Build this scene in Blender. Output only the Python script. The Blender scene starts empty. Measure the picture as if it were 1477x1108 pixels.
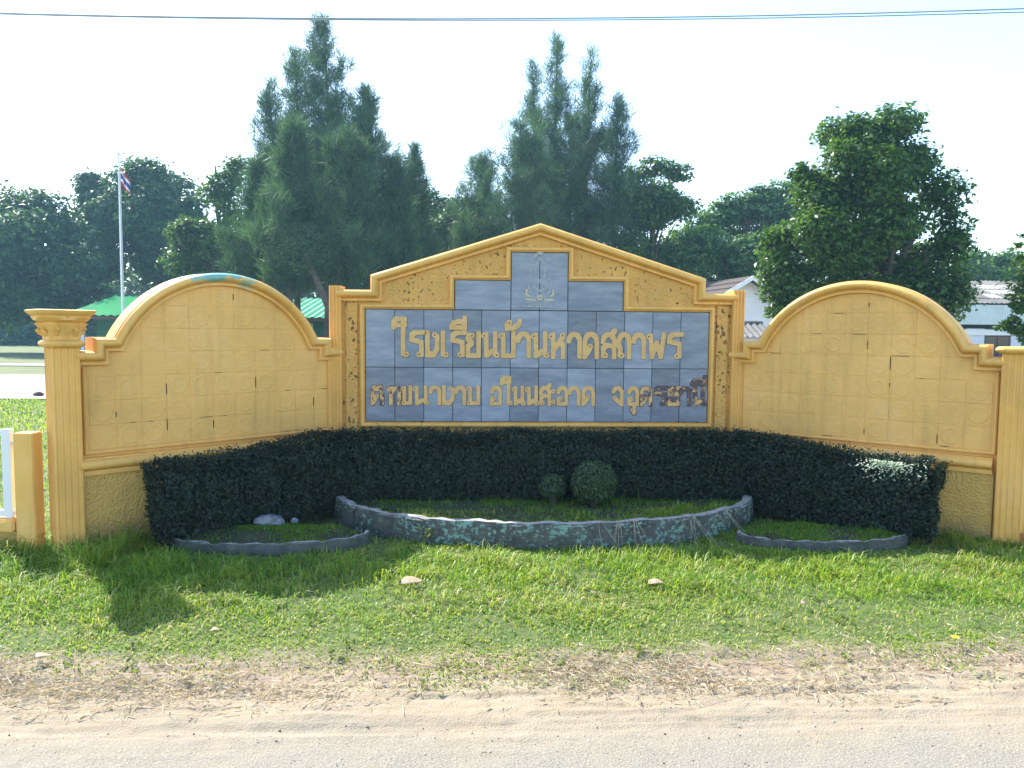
import bpy, bmesh, math, random
import numpy as np
from mathutils import Vector, Matrix
random.seed(7); rng = np.random.default_rng(11)
scn = bpy.context.scene
col = scn.collection
W0, H0, FPX = 1477.0, 1108.0, 1080.0

# ------------------------------------------------------------------ camera
PITCH, ROLL, YAW = .06817, .00837, .05075
CAM = np.array([-.58186, -6.74226, 1.55])
_f = np.array([math.sin(YAW)*math.cos(PITCH), math.cos(YAW)*math.cos(PITCH), -math.sin(PITCH)])
_r0 = np.array([math.cos(YAW), -math.sin(YAW), 0.]); _u0 = np.cross(_r0, _f)
RT = _r0*math.cos(ROLL)+_u0*math.sin(ROLL); UP = _u0*math.cos(ROLL)-_r0*math.sin(ROLL); FW = _f
cd = bpy.data.cameras.new('camera'); cam = bpy.data.objects.new('camera', cd); col.objects.link(cam)
cam.matrix_world = Matrix(((RT[0], UP[0], -FW[0], CAM[0]), (RT[1], UP[1], -FW[1], CAM[1]), (RT[2], UP[2], -FW[2], CAM[2]), (0, 0, 0, 1)))
cd.sensor_fit = 'HORIZONTAL'; cd.sensor_width = 36; cd.lens = 36*FPX/W0
cd.clip_start = .05; cd.clip_end = 3000
scn.camera = cam

# ------------------------------------------------------------------ sky, sun, exposure
SUN_TO = Vector((-.655, .745, 1.0)).normalized()
elev = math.asin(SUN_TO.z); azim = math.atan2(SUN_TO.x, SUN_TO.y)
wd = bpy.data.worlds.new('World'); scn.world = wd; wd.use_nodes = True
nt = wd.node_tree; bg = nt.nodes['Background']
sky = nt.nodes.new('ShaderNodeTexSky'); sky.sky_type = 'NISHITA'; sky.sun_disc = False
sky.sun_elevation = elev; sky.sun_rotation = azim; sky.altitude = 150
sky.air_density = 1.0; sky.dust_density = .7; sky.ozone_density = 1.0
nt.links.new(sky.outputs[0], bg.inputs[0]); bg.inputs[1].default_value = .15
sd = bpy.data.lights.new('sun', 'SUN'); sd.energy = 3.4; sd.angle = math.radians(.6); sd.color = (1, .965, .89)
sun = bpy.data.objects.new('sun', sd); col.objects.link(sun)
sun.rotation_euler = (-SUN_TO).to_track_quat('-Z', 'Y').to_euler(); sun.location = (-20, 25, 30)
vs = scn.view_settings; vs.view_transform = 'Standard'; vs.look = 'None'; vs.gamma = 1; vs.exposure = 1.70

# ------------------------------------------------------------------ pixel helpers (photo pixel -> place)
def ray(px, py): return RT*(px-W0/2)/FPX + UP*(H0/2-py)/FPX + FW
def gp(px, py, z=0.):
    v = ray(px, py); return CAM + v*(z-CAM[2])/v[2]
FH = np.array([math.sin(YAW), math.cos(YAW), 0.])
def ad(px, py, d):                      # point on the pixel's ray at horizontal distance d
    v = ray(px, py); return CAM + v*d/(v@FH)

# ------------------------------------------------------------------ materials
def new_mat(name):
    m = bpy.data.materials.new(name); m.use_nodes = True
    return m, m.node_tree, m.node_tree.nodes['Principled BSDF']
def nd(nt, t, **kw):
    n = nt.nodes.new(t)
    for k, v in kw.items(): setattr(n, k, v)
    return n
def coords(nt, kind='Object', scale=(1, 1, 1)):
    tc = nd(nt, 'ShaderNodeTexCoord'); mp = nd(nt, 'ShaderNodeMapping'); mp.inputs['Scale'].default_value = scale
    if kind == 'World':
        g = nd(nt, 'ShaderNodeNewGeometry'); nt.links.new(g.outputs['Position'], mp.inputs['Vector'])
    else: nt.links.new(tc.outputs[kind], mp.inputs['Vector'])
    return mp.outputs[0]
def noise(nt, vec, scale, detail=6, rough=.6, out='Fac'):
    n = nd(nt, 'ShaderNodeTexNoise'); n.inputs['Scale'].default_value = scale; n.inputs['Detail'].default_value = detail
    n.inputs['Roughness'].default_value = rough; nt.links.new(vec, n.inputs['Vector']); return n.outputs[out]
def ramp(nt, fac, stops, interp='LINEAR'):
    r = nd(nt, 'ShaderNodeValToRGB'); r.color_ramp.interpolation = interp
    while len(r.color_ramp.elements) < len(stops): r.color_ramp.elements.new(.5)
    for e, (p, c) in zip(r.color_ramp.elements, stops):
        e.position = p; e.color = (c, c, c, 1) if isinstance(c, (int, float)) else (*c, 1)
    nt.links.new(fac, r.inputs[0]); return r.outputs[0]
def mix(nt, fac, a, b, typ='MIX'):
    m = nd(nt, 'ShaderNodeMix', data_type='RGBA', blend_type=typ)
    for s, v in ((0, fac), (6, a), (7, b)):
        if isinstance(v, (int, float)): m.inputs[s].default_value = v
        elif isinstance(v, tuple): m.inputs[s].default_value = (*v, 1)
        else: nt.links.new(v, m.inputs[s])
    return m.outputs[2]
def math_(nt, op, a, b=None, c=None):
    m = nd(nt, 'ShaderNodeMath', operation=op)
    for i, v in enumerate((a, b, c)):
        if v is None: continue
        if isinstance(v, (int, float)): m.inputs[i].default_value = v
        else: nt.links.new(v, m.inputs[i])
    return m.outputs[0]
def bump(nt, bs, h, strength=.4, dist=.01):
    b = nd(nt, 'ShaderNodeBump'); b.inputs['Strength'].default_value = strength; b.inputs['Distance'].default_value = dist
    nt.links.new(h, b.inputs['Height']); nt.links.new(b.outputs[0], bs.inputs['Normal'])
def simple(name, c, rough=.8, var=.25, scale=6., bmp=.2, bscale=60., bd=.004, kind='World', metal=0.):
    m, nt, bs = new_mat(name); v = coords(nt, kind)
    n = noise(nt, v, scale)
    lo = tuple(x*(1-var) for x in c); hi = tuple(min(1, x*(1+var*.6)) for x in c)
    nt.links.new(ramp(nt, n, [(.3, lo), (.7, hi)]), bs.inputs['Base Color'])
    bs.inputs['Roughness'].default_value = rough; bs.inputs['Metallic'].default_value = metal
    if bmp: bump(nt, bs, noise(nt, v, bscale, 4), bmp, bd)
    return m

YEL = (.84, .465, .112)
def yellow_paint(name, base=YEL, teal=False, rough_plaster=0, pits=False, dirt=.5):
    m, nt, bs = new_mat(name); v = coords(nt, 'World')
    n1 = noise(nt, v, 1.7, 6); n2 = noise(nt, v, 14, 6)
    c = ramp(nt, n1, [(.3, tuple(x*.84 for x in base)), (.55, base), (.75, (min(1, base[0]*1.05), base[1]*1.10, base[2]*1.5))])
    c = mix(nt, .35, c, ramp(nt, n2, [(.3, .78), (.7, 1.0)]), 'MULTIPLY')
    # rain-streak grime
    st = noise(nt, coords(nt, 'World', (9, 9, .8)), 1.6, 5)
    c = mix(nt, math_(nt, 'MULTIPLY', ramp(nt, st, [(.52, 0.), (.74, 1.)]), dirt*.62), c, (.34, .19, .06))
    # grime spots
    sp = noise(nt, v, 42, 3)
    c = mix(nt, math_(nt, 'MULTIPLY', ramp(nt, sp, [(.66, 0.), (.74, 1.)]), dirt*.45), c, (.16, .09, .03))
    if rough_plaster and not pits:      # mould creeping up from the soil
        sx = nd(nt, 'ShaderNodeSeparateXYZ'); nt.links.new(v, sx.inputs[0])
        zz = math_(nt, 'ADD', sx.outputs[2], math_(nt, 'MULTIPLY', math_(nt, 'SUBTRACT', noise(nt, v, 5, 6), .5), .5))
        c = mix(nt, ramp(nt, zz, [(0., .6), (.24, 0.)]), c, (.13, .12, .06))
    if teal:
        tn = noise(nt, coords(nt, 'World', (1, 1, 2.2)), 4.5, 8, .7)
        sx = nd(nt, 'ShaderNodeSeparateXYZ'); nt.links.new(v, sx.inputs[0])
        zm = ramp(nt, math_(nt, 'SUBTRACT', sx.outputs[2], 1.0), [(.86, 0.), (.95, 1.)])
        c = mix(nt, math_(nt, 'MULTIPLY', ramp(nt, tn, [(.49, 0.), (.53, 1.)]), zm), c, (.17, .42, .38))
    h = math_(nt, 'ADD', math_(nt, 'MULTIPLY', n2, .6), math_(nt, 'MULTIPLY', noise(nt, v, 90, 4), .3))
    if 'blocks' in name: h = math_(nt, 'ADD', h, math_(nt, 'MULTIPLY', noise(nt, coords(nt, 'World', (1, 1, 2.6)), 26, 6, .7), 1.5))
    if rough_plaster:
        vo = nd(nt, 'ShaderNodeTexVoronoi'); vo.inputs['Scale'].default_value = 55; nt.links.new(v, vo.inputs['Vector'])
        h = math_(nt, 'ADD', h, math_(nt, 'MULTIPLY', vo.outputs['Distance'], 1.2))
        h = math_(nt, 'ADD', h, math_(nt, 'MULTIPLY', noise(nt, v, 38, 5, .75), 1.6))
    if pits:
        pn = noise(nt, coords(nt, 'World', (1, 1, .8)), 33, 2.5, .5); cl = noise(nt, v, 3.2, 3)
        thr = math_(nt, 'ADD', pn, math_(nt, 'MULTIPLY', math_(nt, 'SUBTRACT', cl, .5), .35))
        pm = ramp(nt, thr, [(.635, 0.), (.67, 1.)])
        c = mix(nt, math_(nt, 'MULTIPLY', pm, .85), c, (.12, .065, .02))
        h = math_(nt, 'SUBTRACT', h, math_(nt, 'MULTIPLY', pm, 2.5))
    nt.links.new(c, bs.inputs['Base Color']); bs.inputs['Roughness'].default_value = .62
    bump(nt, bs, h, .45 if not rough_plaster else .8, .006 if not rough_plaster else .012)
    return m
M = {}
M['yellow'] = yellow_paint('yellow_paint')
M['yellow_teal'] = yellow_paint('yellow_paint_peeling_to_teal', teal=True)
M['yellow_fine'] = yellow_paint('yellow_paint_blocks', base=(.86, .480, .128), dirt=.45)
M['yellow_pit'] = yellow_paint('yellow_pitted_render', base=(.84, .46, .115), rough_plaster=1, pits=True)
M['yellow_rough'] = yellow_paint('yellow_rough_render', base=(.78, .47, .12), rough_plaster=1, dirt=.7)
M['crack'] = simple('joint_dirt', (.07, .04, .015), 1, .3, 30, 0)

def slate():
    m, nt, bs = new_mat('blue_grey_slate'); oi = nd(nt, 'ShaderNodeObjectInfo')
    v0 = coords(nt, 'World'); add = nd(nt, 'ShaderNodeVectorMath', operation='ADD')
    sc = nd(nt, 'ShaderNodeVectorMath', operation='SCALE'); cb = nd(nt, 'ShaderNodeCombineXYZ')
    for i in range(3): nt.links.new(oi.outputs['Random'], cb.inputs[i])
    nt.links.new(cb.outputs[0], sc.inputs[0]); sc.inputs['Scale'].default_value = 37
    nt.links.new(v0, add.inputs[0]); nt.links.new(sc.outputs[0], add.inputs[1]); v = add.outputs[0]
    mp = nd(nt, 'ShaderNodeMapping'); mp.inputs['Rotation'].default_value = (0, .5, 0); mp.inputs['Scale'].default_value = (1, 1, 3.5)
    nt.links.new(v, mp.inputs[0])
    n = noise(nt, mp.outputs[0], 3.2, 7, .62)
    c = ramp(nt, n, [(.28, (.160, .180, .222)), (.5, (.232, .256, .304)), (.72, (.325, .348, .392))])
    c = mix(nt, 1., c, ramp(nt, oi.outputs['Random'], [(0., .74), (1., 1.20)]), 'MULTIPLY')
    n2 = noise(nt, mp.outputs[0], 9, 8, .75)
    c = mix(nt, math_(nt, 'MULTIPLY', ramp(nt, n2, [(.58, 0.), (.72, 1.)]), .55), c, (.44, .47, .53))
    nt.links.new(c, bs.inputs['Base Color']); nt.links.new(ramp(nt, n, [(.2, .42), (.8, .68)]), bs.inputs['Roughness'])
    bump(nt, bs, noise(nt, v, 22, 6), .15, .004)
    return m
M['slate'] = slate()
def gold(name, wear):
    m, nt, bs = new_mat(name); v = coords(nt, 'World')
    n = noise(nt, v, 16, 5); w = noise(nt, v, 21, 7, .7)
    c = ramp(nt, n, [(.3, (.60, .35, .125)), (.7, (.74, .45, .165))])
    c = mix(nt, ramp(nt, w, [(wear-.02, 1.), (wear+.02, 0.)]), c, (.10, .065, .075))
    nt.links.new(c, bs.inputs['Base Color']); bs.inputs['Roughness'].default_value = .6
    bump(nt, bs, w, .3, .002); return m
M['gold'] = gold('gold_letter_paint', .33)
M['gold_worn'] = gold('worn_gold_letter_paint', .47)
M['gold_bare'] = gold('bare_letter_groove', .545)
M['outline'] = simple('dark_letter_edge_and_shadow', (.10, .07, .085), .9, .3, 40, 0)  # dark outline of worn letters, painted shadow of the others
def faded():
    m, nt, bs = new_mat('faded_emblem_paint'); v = coords(nt, 'World')
    c = mix(nt, ramp(nt, noise(nt, v, 28, 6, .7), [(.42, 0.), (.64, .75)]), (.25, .29, .35), (.50, .46, .39))
    nt.links.new(c, bs.inputs['Base Color']); bs.inputs['Roughness'].default_value = .7; return m
M['faded'] = faded()
M['gold_faint'] = simple('emblem_gold', (.60, .50, .33), .7, .25, 30, 0)

def foliage(name, dark, light, trans=.35, rough=.5, tcol=None):
    m, nt, bs = new_mat(name); a = nd(nt, 'ShaderNodeAttribute', attribute_name='rnd')
    c = ramp(nt, a.outputs['Fac'], [(0., dark), (.75, light), (1., tuple(min(1, x*1.25) for x in light))])
    nt.links.new(c, bs.inputs['Base Color']); bs.inputs['Roughness'].default_value = rough
    bs.inputs['Specular IOR Level'].default_value = .35
    t = nd(nt, 'ShaderNodeBsdfTranslucent')
    nt.links.new(mix(nt, 1., c, tcol or (1.5, 1.55, .6), 'MULTIPLY'), t.inputs[0])
    mx = nd(nt, 'ShaderNodeMixShader'); mx.inputs[0].default_value = trans
    nt.links.new(bs.outputs[0], mx.inputs[1]); nt.links.new(t.outputs[0], mx.inputs[2])
    nt.links.new(mx.outputs[0], nt.nodes['Material Output'].inputs[0]); return m
M['grass'] = foliage('lawn_grass', (.065, .115, .012), (.15, .20, .03), .42, .55)
def grass_mat():
    m, nt, bs = new_mat('grass_blade'); a = nd(nt, 'ShaderNodeAttribute', attribute_name='rnd')
    c = ramp(nt, a.outputs['Fac'], [(0., (.055, .14, .010)), (.35, (.145, .285, .016)), (.62, (.28, .385, .030)), (.80, (.36, .36, .085)), (1., (.52, .43, .22))])
    nt.links.new(c, bs.inputs['Base Color']); bs.inputs['Roughness'].default_value = .5
    t = nd(nt, 'ShaderNodeBsdfTranslucent'); nt.links.new(mix(nt, 1., c, (1.35, 1.4, .75), 'MULTIPLY'), t.inputs[0])
    mx = nd(nt, 'ShaderNodeMixShader'); mx.inputs[0].default_value = .42
    nt.links.new(bs.outputs[0], mx.inputs[1]); nt.links.new(t.outputs[0], mx.inputs[2])
    nt.links.new(mx.outputs[0], nt.nodes['Material Output'].inputs[0]); return m
M['blade'] = grass_mat()
M['straw'] = foliage('dry_straw', (.34, .27, .17), (.62, .53, .37), .2, .7, (1.1, 1., .8))
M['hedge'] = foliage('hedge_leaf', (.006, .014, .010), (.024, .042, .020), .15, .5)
M['pale_leaf'] = foliage('pale_leaf', (.25, .34, .22), (.50, .55, .42), .25, .5)
M['broad'] = foliage('broad_leaf', (.030, .078, .012), (.095, .175, .024), .36, .40)
M['broad_far'] = foliage('broad_leaf_far', (.022, .066, .026), (.070, .135, .040), .34, .5)
M['rain'] = foliage('feathery_leaf', (.05, .12, .035), (.12, .22, .06), .36, .5)
M['needle'] = foliage('casuarina_needle', (.022, .062, .030), (.105, .175, .066), .32, .6, (1.2, 1.4, .8))
M['bark'] = simple('bark', (.10, .075, .055), .95, .4, 5, .7, 18, .03)
M['bark_white'] = simple('whitewashed_bark', (.62, .58, .55), .9, .2, 6, .4, 20, .02)
M['white'] = simple('white_paint', (.80, .80, .79), .6, .07, 2, .1)
M['white_wall'] = simple('white_wall', (.80, .79, .78), .85, .10, .9, .15)
M['lav_wall'] = simple('pale_lavender_wall', (.66, .66, .74), .85, .10, .9, .15)
M['green_roof'] = simple('green_metal_roof', (.04, .38, .10), .35, .12, .6, 0)
M['green_wall'] = simple('green_wall', (.03, .14, .06), .7, .2, .8, 0)
M['tile_roof'] = simple('brown_roof_tile', (.085, .060, .050), .8, .3, 3, .3)
M['fibre'] = simple('fibre_cement', (.17, .16, .145), .9, .35, 1.1, .2)
M['sheet'] = simple('pale_blue_sheet', (.55, .63, .64), .6, .14, 1.5, 0)
M['brownframe'] = simple('brown_window_frame', (.12, .05, .035), .6, .2, 4, 0)
M['darkglass'] = simple('dark_window_glass', (.02, .022, .025), .12, .1, 3, 0)
M['dark'] = simple('painted_dark_gap', (.02, .02, .022), .9, .2, 3, 0)  # near-black paint for the darkness inside a gap
M['steel'] = simple('galvanised_steel', (.60, .62, .64), .4, .1, 3, 0, metal=.5)
M['cable'] = simple('cable_sheath', (.30, .36, .42), .6, .1, 3, 0)
M['rock'] = simple('pale_rock', (.23, .25, .28), .85, .75, 16, .9, 34, .02)
M['leaf_dry'] = simple('dry_leaf', (.34, .25, .16), .8, .35, 40, .2)
M['flower'] = simple('yellow_petal', (.85, .55, .02), .6, .1, 40, 0)
M['twig'] = simple('dead_stem', (.34, .28, .20), .9, .3, 20, 0)
def planter_mat(name='flaking_teal_concrete', teal=1.):
    m, nt, bs = new_mat(name); v = coords(nt, 'World')
    base = ramp(nt, noise(nt, v, 9, 7, .7), [(.3, (.030, .031, .027)), (.7, (.125, .122, .107))])
    fl = math_(nt, 'ADD', noise(nt, coords(nt, 'World', (1, 1, 1.4)), 23, 9, .74), math_(nt, 'MULTIPLY', math_(nt, 'SUBTRACT', noise(nt, v, 3, 3), .5), .35))
    c = mix(nt, math_(nt, 'MULTIPLY', ramp(nt, fl, [(.525, 0.), (.575, 1.)]), teal), base, (.19, .33, .27) if teal > .5 else (.14, .15, .13))
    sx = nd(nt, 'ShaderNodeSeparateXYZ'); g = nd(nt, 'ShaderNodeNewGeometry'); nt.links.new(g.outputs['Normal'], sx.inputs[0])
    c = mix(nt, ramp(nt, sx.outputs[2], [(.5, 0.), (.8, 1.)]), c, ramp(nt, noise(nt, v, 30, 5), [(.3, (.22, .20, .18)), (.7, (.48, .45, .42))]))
    nt.links.new(c, bs.inputs['Base Color']); bs.inputs['Roughness'].default_value = .9
    bump(nt, bs, math_(nt, 'ADD', fl, noise(nt, v, 60, 5)), .6, .008); return m
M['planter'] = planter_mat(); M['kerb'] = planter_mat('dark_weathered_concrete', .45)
def ground_mat():
    m, nt, bs = new_mat('roadside_ground'); v = coords(nt, 'World')
    sx = nd(nt, 'ShaderNodeSeparateXYZ'); nt.links.new(v, sx.inputs[0]); y = sx.outputs[1]
    wob = math_(nt, 'MULTIPLY', math_(nt, 'SUBTRACT', noise(nt, v, 2.2, 6, .65), .5), .55)
    yy = math_(nt, 'ADD', y, wob)
    fine = noise(nt, v, 120, 5, .7); mid = noise(nt, v, 18, 6, .65); streak = noise(nt, coords(nt, 'World', (.35, 5, 1)), 5, 6, .65)
    asph = ramp(nt, fine, [(.28, (.12, .104, .078)), (.5, (.235, .210, .162)), (.72, (.36, .33, .265))])
    vo = nd(nt, 'ShaderNodeTexVoronoi'); vo.inputs['Scale'].default_value = 95; nt.links.new(v, vo.inputs['Vector'])
    asph = mix(nt, math_(nt, 'MULTIPLY', ramp(nt, vo.outputs['Distance'], [(.10, 1.), (.22, 0.)]), .5), asph, (.12, .10, .085))
    sand = ramp(nt, streak, [(.25, (.25, .188, .118)), (.5, (.315, .248, .162)), (.75, (.365, .298, .205))])
    sand = mix(nt, .25, sand, ramp(nt, fine, [(.3, .62), (.7, 1.0)]), 'MULTIPLY')
    soil = ramp(nt, mid, [(.3, (.20, .145, .095)), (.7, (.32, .24, .165))])
    turf = ramp(nt, mid, [(.3, (.050, .085, .016)), (.55, (.09, .12, .03)), (.8, (.17, .15, .06))])
    t_as = ramp(nt, math_(nt, 'ADD', math_(nt, 'MULTIPLY', yy, 1.), 5.), [(.90, 0.), (1.0, 0.)])
    def step(lo, hi):
        return math_(nt, 'SMOOTHSTEP', 0, 0) if False else mr(lo, hi)
    def mr(lo, hi):
        r = nd(nt, 'ShaderNodeMapRange'); r.interpolation_type = 'SMOOTHSTEP'; nt.links.new(yy, r.inputs[0])
        r.inputs[1].default_value = lo; r.inputs[2].default_value = hi; return r.outputs[0]
    c = mix(nt, mr(-4.22, -3.68), asph, sand)
    c = mix(nt, mr(-3.58, -3.42), c, soil)
    c = mix(nt, mr(-3.34, -3.05), c, turf)
    nt.links.new(c, bs.inputs['Base Color']); bs.inputs['Roughness'].default_value = .95
    bump(nt, bs, math_(nt, 'ADD', fine, math_(nt, 'MULTIPLY', vo.outputs['Distance'], .8)), .55, .006); return m
M['ground'] = ground_mat()
def far_ground():
    m, nt, bs = new_mat('far_lawn'); v = coords(nt, 'World')
    c = ramp(nt, noise(nt, v, .5, 8, .7), [(.3, (.10, .13, .035)), (.55, (.16, .18, .06)), (.75, (.25, .22, .11))])
    c = mix(nt, .5, c, ramp(nt, noise(nt, v, 9, 6, .7), [(.3, .55), (.7, 1.)]), 'MULTIPLY')
    nt.links.new(c, bs.inputs['Base Color']); bs.inputs['Roughness'].default_value = .95
    bump(nt, bs, noise(nt, v, 14, 6), .8, .05); return m
M['far'] = far_ground()
M['yard'] = simple('pale_yard', (.36, .31, .26), .95, .16, .8, .3, 20, .01)
M['concrete'] = simple('mossy_concrete', (.20, .20, .18), .95, .75, 7, .7, 45, .012)
M['soil'] = simple('planter_soil', (.045, .046, .024), .95, .5, 8, .7, 40, .02)

# ------------------------------------------------------------------ mesh helpers
def link(name, me, mat=None, parent=None):
    if mat is not None: me.materials.append(M[mat] if isinstance(mat, str) else mat)
    o = bpy.data.objects.new(name, me); col.objects.link(o); o.parent = parent; return o
def tag(o, label, cat, group=None):
    o['label'] = label; o['category'] = cat
    if group: o['group'] = group
    return o
def empty(name, loc=(0, 0, 0), rz=0., parent=None):
    o = bpy.data.objects.new(name, None); col.objects.link(o); o.location = loc; o.rotation_euler = (0, 0, rz)
    o.empty_display_size = .2; o.parent = parent; return o
def shade(me, ang=None):
    for p in me.polygons: p.use_smooth = True
    if ang is not None:
        bm = bmesh.new(); bm.from_mesh(me)
        for e in bm.edges:
            if len(e.link_faces) == 2 and e.calc_face_angle(0) > math.radians(ang): e.smooth = False
        bm.to_mesh(me); bm.free()
class MB:
    def __init__(s): s.v = []; s.f = []
    def add(s, vs, fs):
        b = len(s.v); s.v += [tuple(map(float, p)) for p in vs]; s.f += [tuple(b+i for i in f) for f in fs]; return s
    def box(s, x0, x1, y0, y1, z0, z1):
        return s.add([(x0,y0,z0),(x1,y0,z0),(x1,y1,z0),(x0,y1,z0),(x0,y0,z1),(x1,y0,z1),(x1,y1,z1),(x0,y1,z1)],
                     [(0,3,2,1),(4,5,6,7),(0,1,5,4),(1,2,6,5),(2,3,7,6),(3,0,4,7)])
    def prism_xz(s, pts, y0, y1):           # polygon (x,z) extruded along y; pts counter-clockwise seen from -y
        n = len(pts); vs = [(x, y0, z) for x, z in pts]+[(x, y1, z) for x, z in pts]
        return s.add(vs, [tuple(range(n)), tuple(range(2*n-1, n-1, -1))]+[(i, n+i, n+(i+1) % n, (i+1) % n) for i in range(n)])
    def prism_xy(s, pts, z0, z1):
        n = len(pts); vs = [(x, y, z0) for x, y in pts]+[(x, y, z1) for x, y in pts]
        return s.add(vs, [tuple(range(n-1, -1, -1)), tuple(range(n, 2*n))]+[(i, (i+1) % n, n+(i+1) % n, n+i) for i in range(n)])
    def tube(s, pts, rad, n=6, cap=True):
        pts = [np.array(p, float) for p in pts]; rad = rad if hasattr(rad, '__len__') else [rad]*len(pts)
        b = len(s.v); k = len(pts)
        for i, p in enumerate(pts):
            d = pts[min(i+1, k-1)]-pts[max(i-1, 0)]; d /= (np.linalg.norm(d)+1e-9)
            a = np.cross(d, (0, 0, 1.)) if abs(d[2]) < .9 else np.cross(d, (1., 0, 0)); a /= np.linalg.norm(a); c = np.cross(d, a)
            for j in range(n):
                t = 2*math.pi*j/n; s.v.append(tuple(p+rad[i]*(a*math.cos(t)+c*math.sin(t))))
        for i in range(k-1):
            for j in range(n): s.f.append((b+i*n+j, b+i*n+(j+1) % n, b+(i+1)*n+(j+1) % n, b+(i+1)*n+j))
        if cap: s.f += [tuple(b+j for j in range(n-1, -1, -1)), tuple(b+(k-1)*n+j for j in range(n))]
        return s
    def sweep(s, prof, path, closed=False):
        """profile points (o, y): o outward in the x-z plane, y depth; path in (x,z), outward = left of travel"""
        P = [np.array(p, float) for p in path]; k = len(P); m = len(prof); b = len(s.v)
        for i in range(k):
            if closed: a, c = P[i]-P[i-1], P[(i+1) % k]-P[i]
            else: a = P[i]-P[i-1] if i else P[1]-P[0]; c = P[i+1]-P[i] if i < k-1 else P[-1]-P[-2]
            a = a/np.linalg.norm(a); c = c/np.linalg.norm(c)
            na, nc = np.array((-a[1], a[0])), np.array((-c[1], c[0])); n = (na+nc); n /= (1+na@nc)
            for o, y in prof: s.v.append((P[i][0]+n[0]*o, y, P[i][1]+n[1]*o))
        for i in range(k if closed else k-1):
            for j in range(m):
                i2 = (i+1) % k; s.f.append((b+i*m+j, b+i*m+(j+1) % m, b+i2*m+(j+1) % m, b+i2*m+j))
        if not closed: s.f += [tuple(b+j for j in range(m)), tuple(b+(k-1)*m+j for j in range(m-1, -1, -1))]
        return s
    def mesh(s, name, smooth=None, fix=True):
        me = bpy.data.meshes.new(name); me.from_pydata(s.v, [], s.f)
        if fix:
            bm = bmesh.new(); bm.from_mesh(me); bmesh.ops.recalc_face_normals(bm, faces=bm.faces); bm.to_mesh(me); bm.free()
        if smooth is not None: shade(me, smooth)
        return me
    def build(s, name, mat, parent=None, smooth=None): return link(name, s.mesh(name, smooth), mat, parent)
def mesh_np(name, V, F, rnd=None, smooth=False):
    V = np.asarray(V, np.float32); F = np.asarray(F, np.int32); nf, k = F.shape
    me = bpy.data.meshes.new(name); me.vertices.add(len(V)); me.vertices.foreach_set('co', V.ravel())
    me.loops.add(nf*k); me.loops.foreach_set('vertex_index', F.ravel())
    me.polygons.add(nf); me.polygons.foreach_set('loop_start', np.arange(0, nf*k, k, dtype=np.int32))
    if smooth: me.polygons.foreach_set('use_smooth', np.ones(nf, bool))
    me.update(calc_edges=True)
    if rnd is not None:
        a = me.attributes.new('rnd', 'FLOAT', 'FACE'); a.data.foreach_set('value', np.asarray(rnd, np.float32))
    return me
_perm = np.random.default_rng(3).random((256, 256))
def vnoise(x, y):
    xi = np.floor(x).astype(int); yi = np.floor(y).astype(int); fx = x-xi; fy = y-yi
    fx = fx*fx*(3-2*fx); fy = fy*fy*(3-2*fy); g = lambda a, b: _perm[a % 256, b % 256]
    return (g(xi, yi)*(1-fx)+g(xi+1, yi)*fx)*(1-fy)+(g(xi, yi+1)*(1-fx)+g(xi+1, yi+1)*fx)*fy
def fbm(x, y, o=4):
    s = 0; a = .5
    for i in range(o): s = s+a*vnoise(x*2**i+17*i, y*2**i+31*i); a *= .5
    return s

# ------------------------------------------------------------------ ground
def sstep(a, b, x): t = np.clip((x-a)/(b-a), 0, 1); return t*t*(3-2*t)
def hgt(x, y):
    x = np.asarray(x, float); y = np.asarray(y, float)
    h = .035*(fbm(x*.8, y*.8)-.47)
    ridges = (fbm(x*.25+3, y*30, 3)-.45)*.022 + (fbm(x*1.6+3, y*34, 2)-.45)*.016 + (fbm(x*.9+3, y*13, 3)-.45)*.018 + (fbm(x*9, y*22, 3)-.45)*.018
    msk = sstep(-4.05, -3.8, y)*(1-sstep(-3.35, -3.1, y))
    h = h*(.3+.7*sstep(-3.8, -3.0, y)) + ridges*msk
    h = h + (fbm(x*6, y*6)-.47)*.03*sstep(-3.5, -3.1, y)
    h = h + (fbm(x*14, y*14)-.47)*.010
    return h - .03*(1-sstep(-4.2, -3.4, y))*.5
def sheet(name, x0, x1, y0, y1, st, mat='ground', z=0., flat=False):
    nx = int((x1-x0)/st)+1; ny = int((y1-y0)/st)+1
    X, Y = np.meshgrid(np.linspace(x0, x1, nx), np.linspace(y0, y1, ny))
    Z = (np.zeros_like(X) if flat else hgt(X, Y))+z
    V = np.stack([X, Y, Z], -1).reshape(-1, 3); i = np.arange((ny-1)*(nx-1)); r, c = i//(nx-1), i % (nx-1); a = r*nx+c
    o = link(name, mesh_np(name, V, np.stack([a, a+1, a+nx+1, a+nx], -1), smooth=True), mat); o['kind'] = 'structure'; return o
sheet('ground', -150, 150, -40, 170, 10, 'far', -.05, True)
sheet('lawn', -7, 7, -3.1, 1.0, .035)
sheet('dirt_verge', -4.8, 4.8, -3.92, -3.1, .0125)
sheet('road', -4.8, 4.8, -5.4, -3.92, .0165)
a, b = ad(-60, 540, 29.5), ad(900, 540, 29.5)
yd = MB().add([(-40, 10.6, -.02), (30, 10.6, -.02), (34, 19.0, -.02), (-46, 20.4, -.02)], [(0, 1, 2, 3)]).build('pale_sandy_yard', 'yard'); yd['kind'] = 'structure'
yd2 = MB().add([(-46, 27.0, -.02), (-10, 26.0, -.02), (-10, 28.2, -.02), (-46, 29.0, -.02)], [(0, 1, 2, 3)]).build('sandy_path', 'yard'); yd2['kind'] = 'structure'

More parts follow.
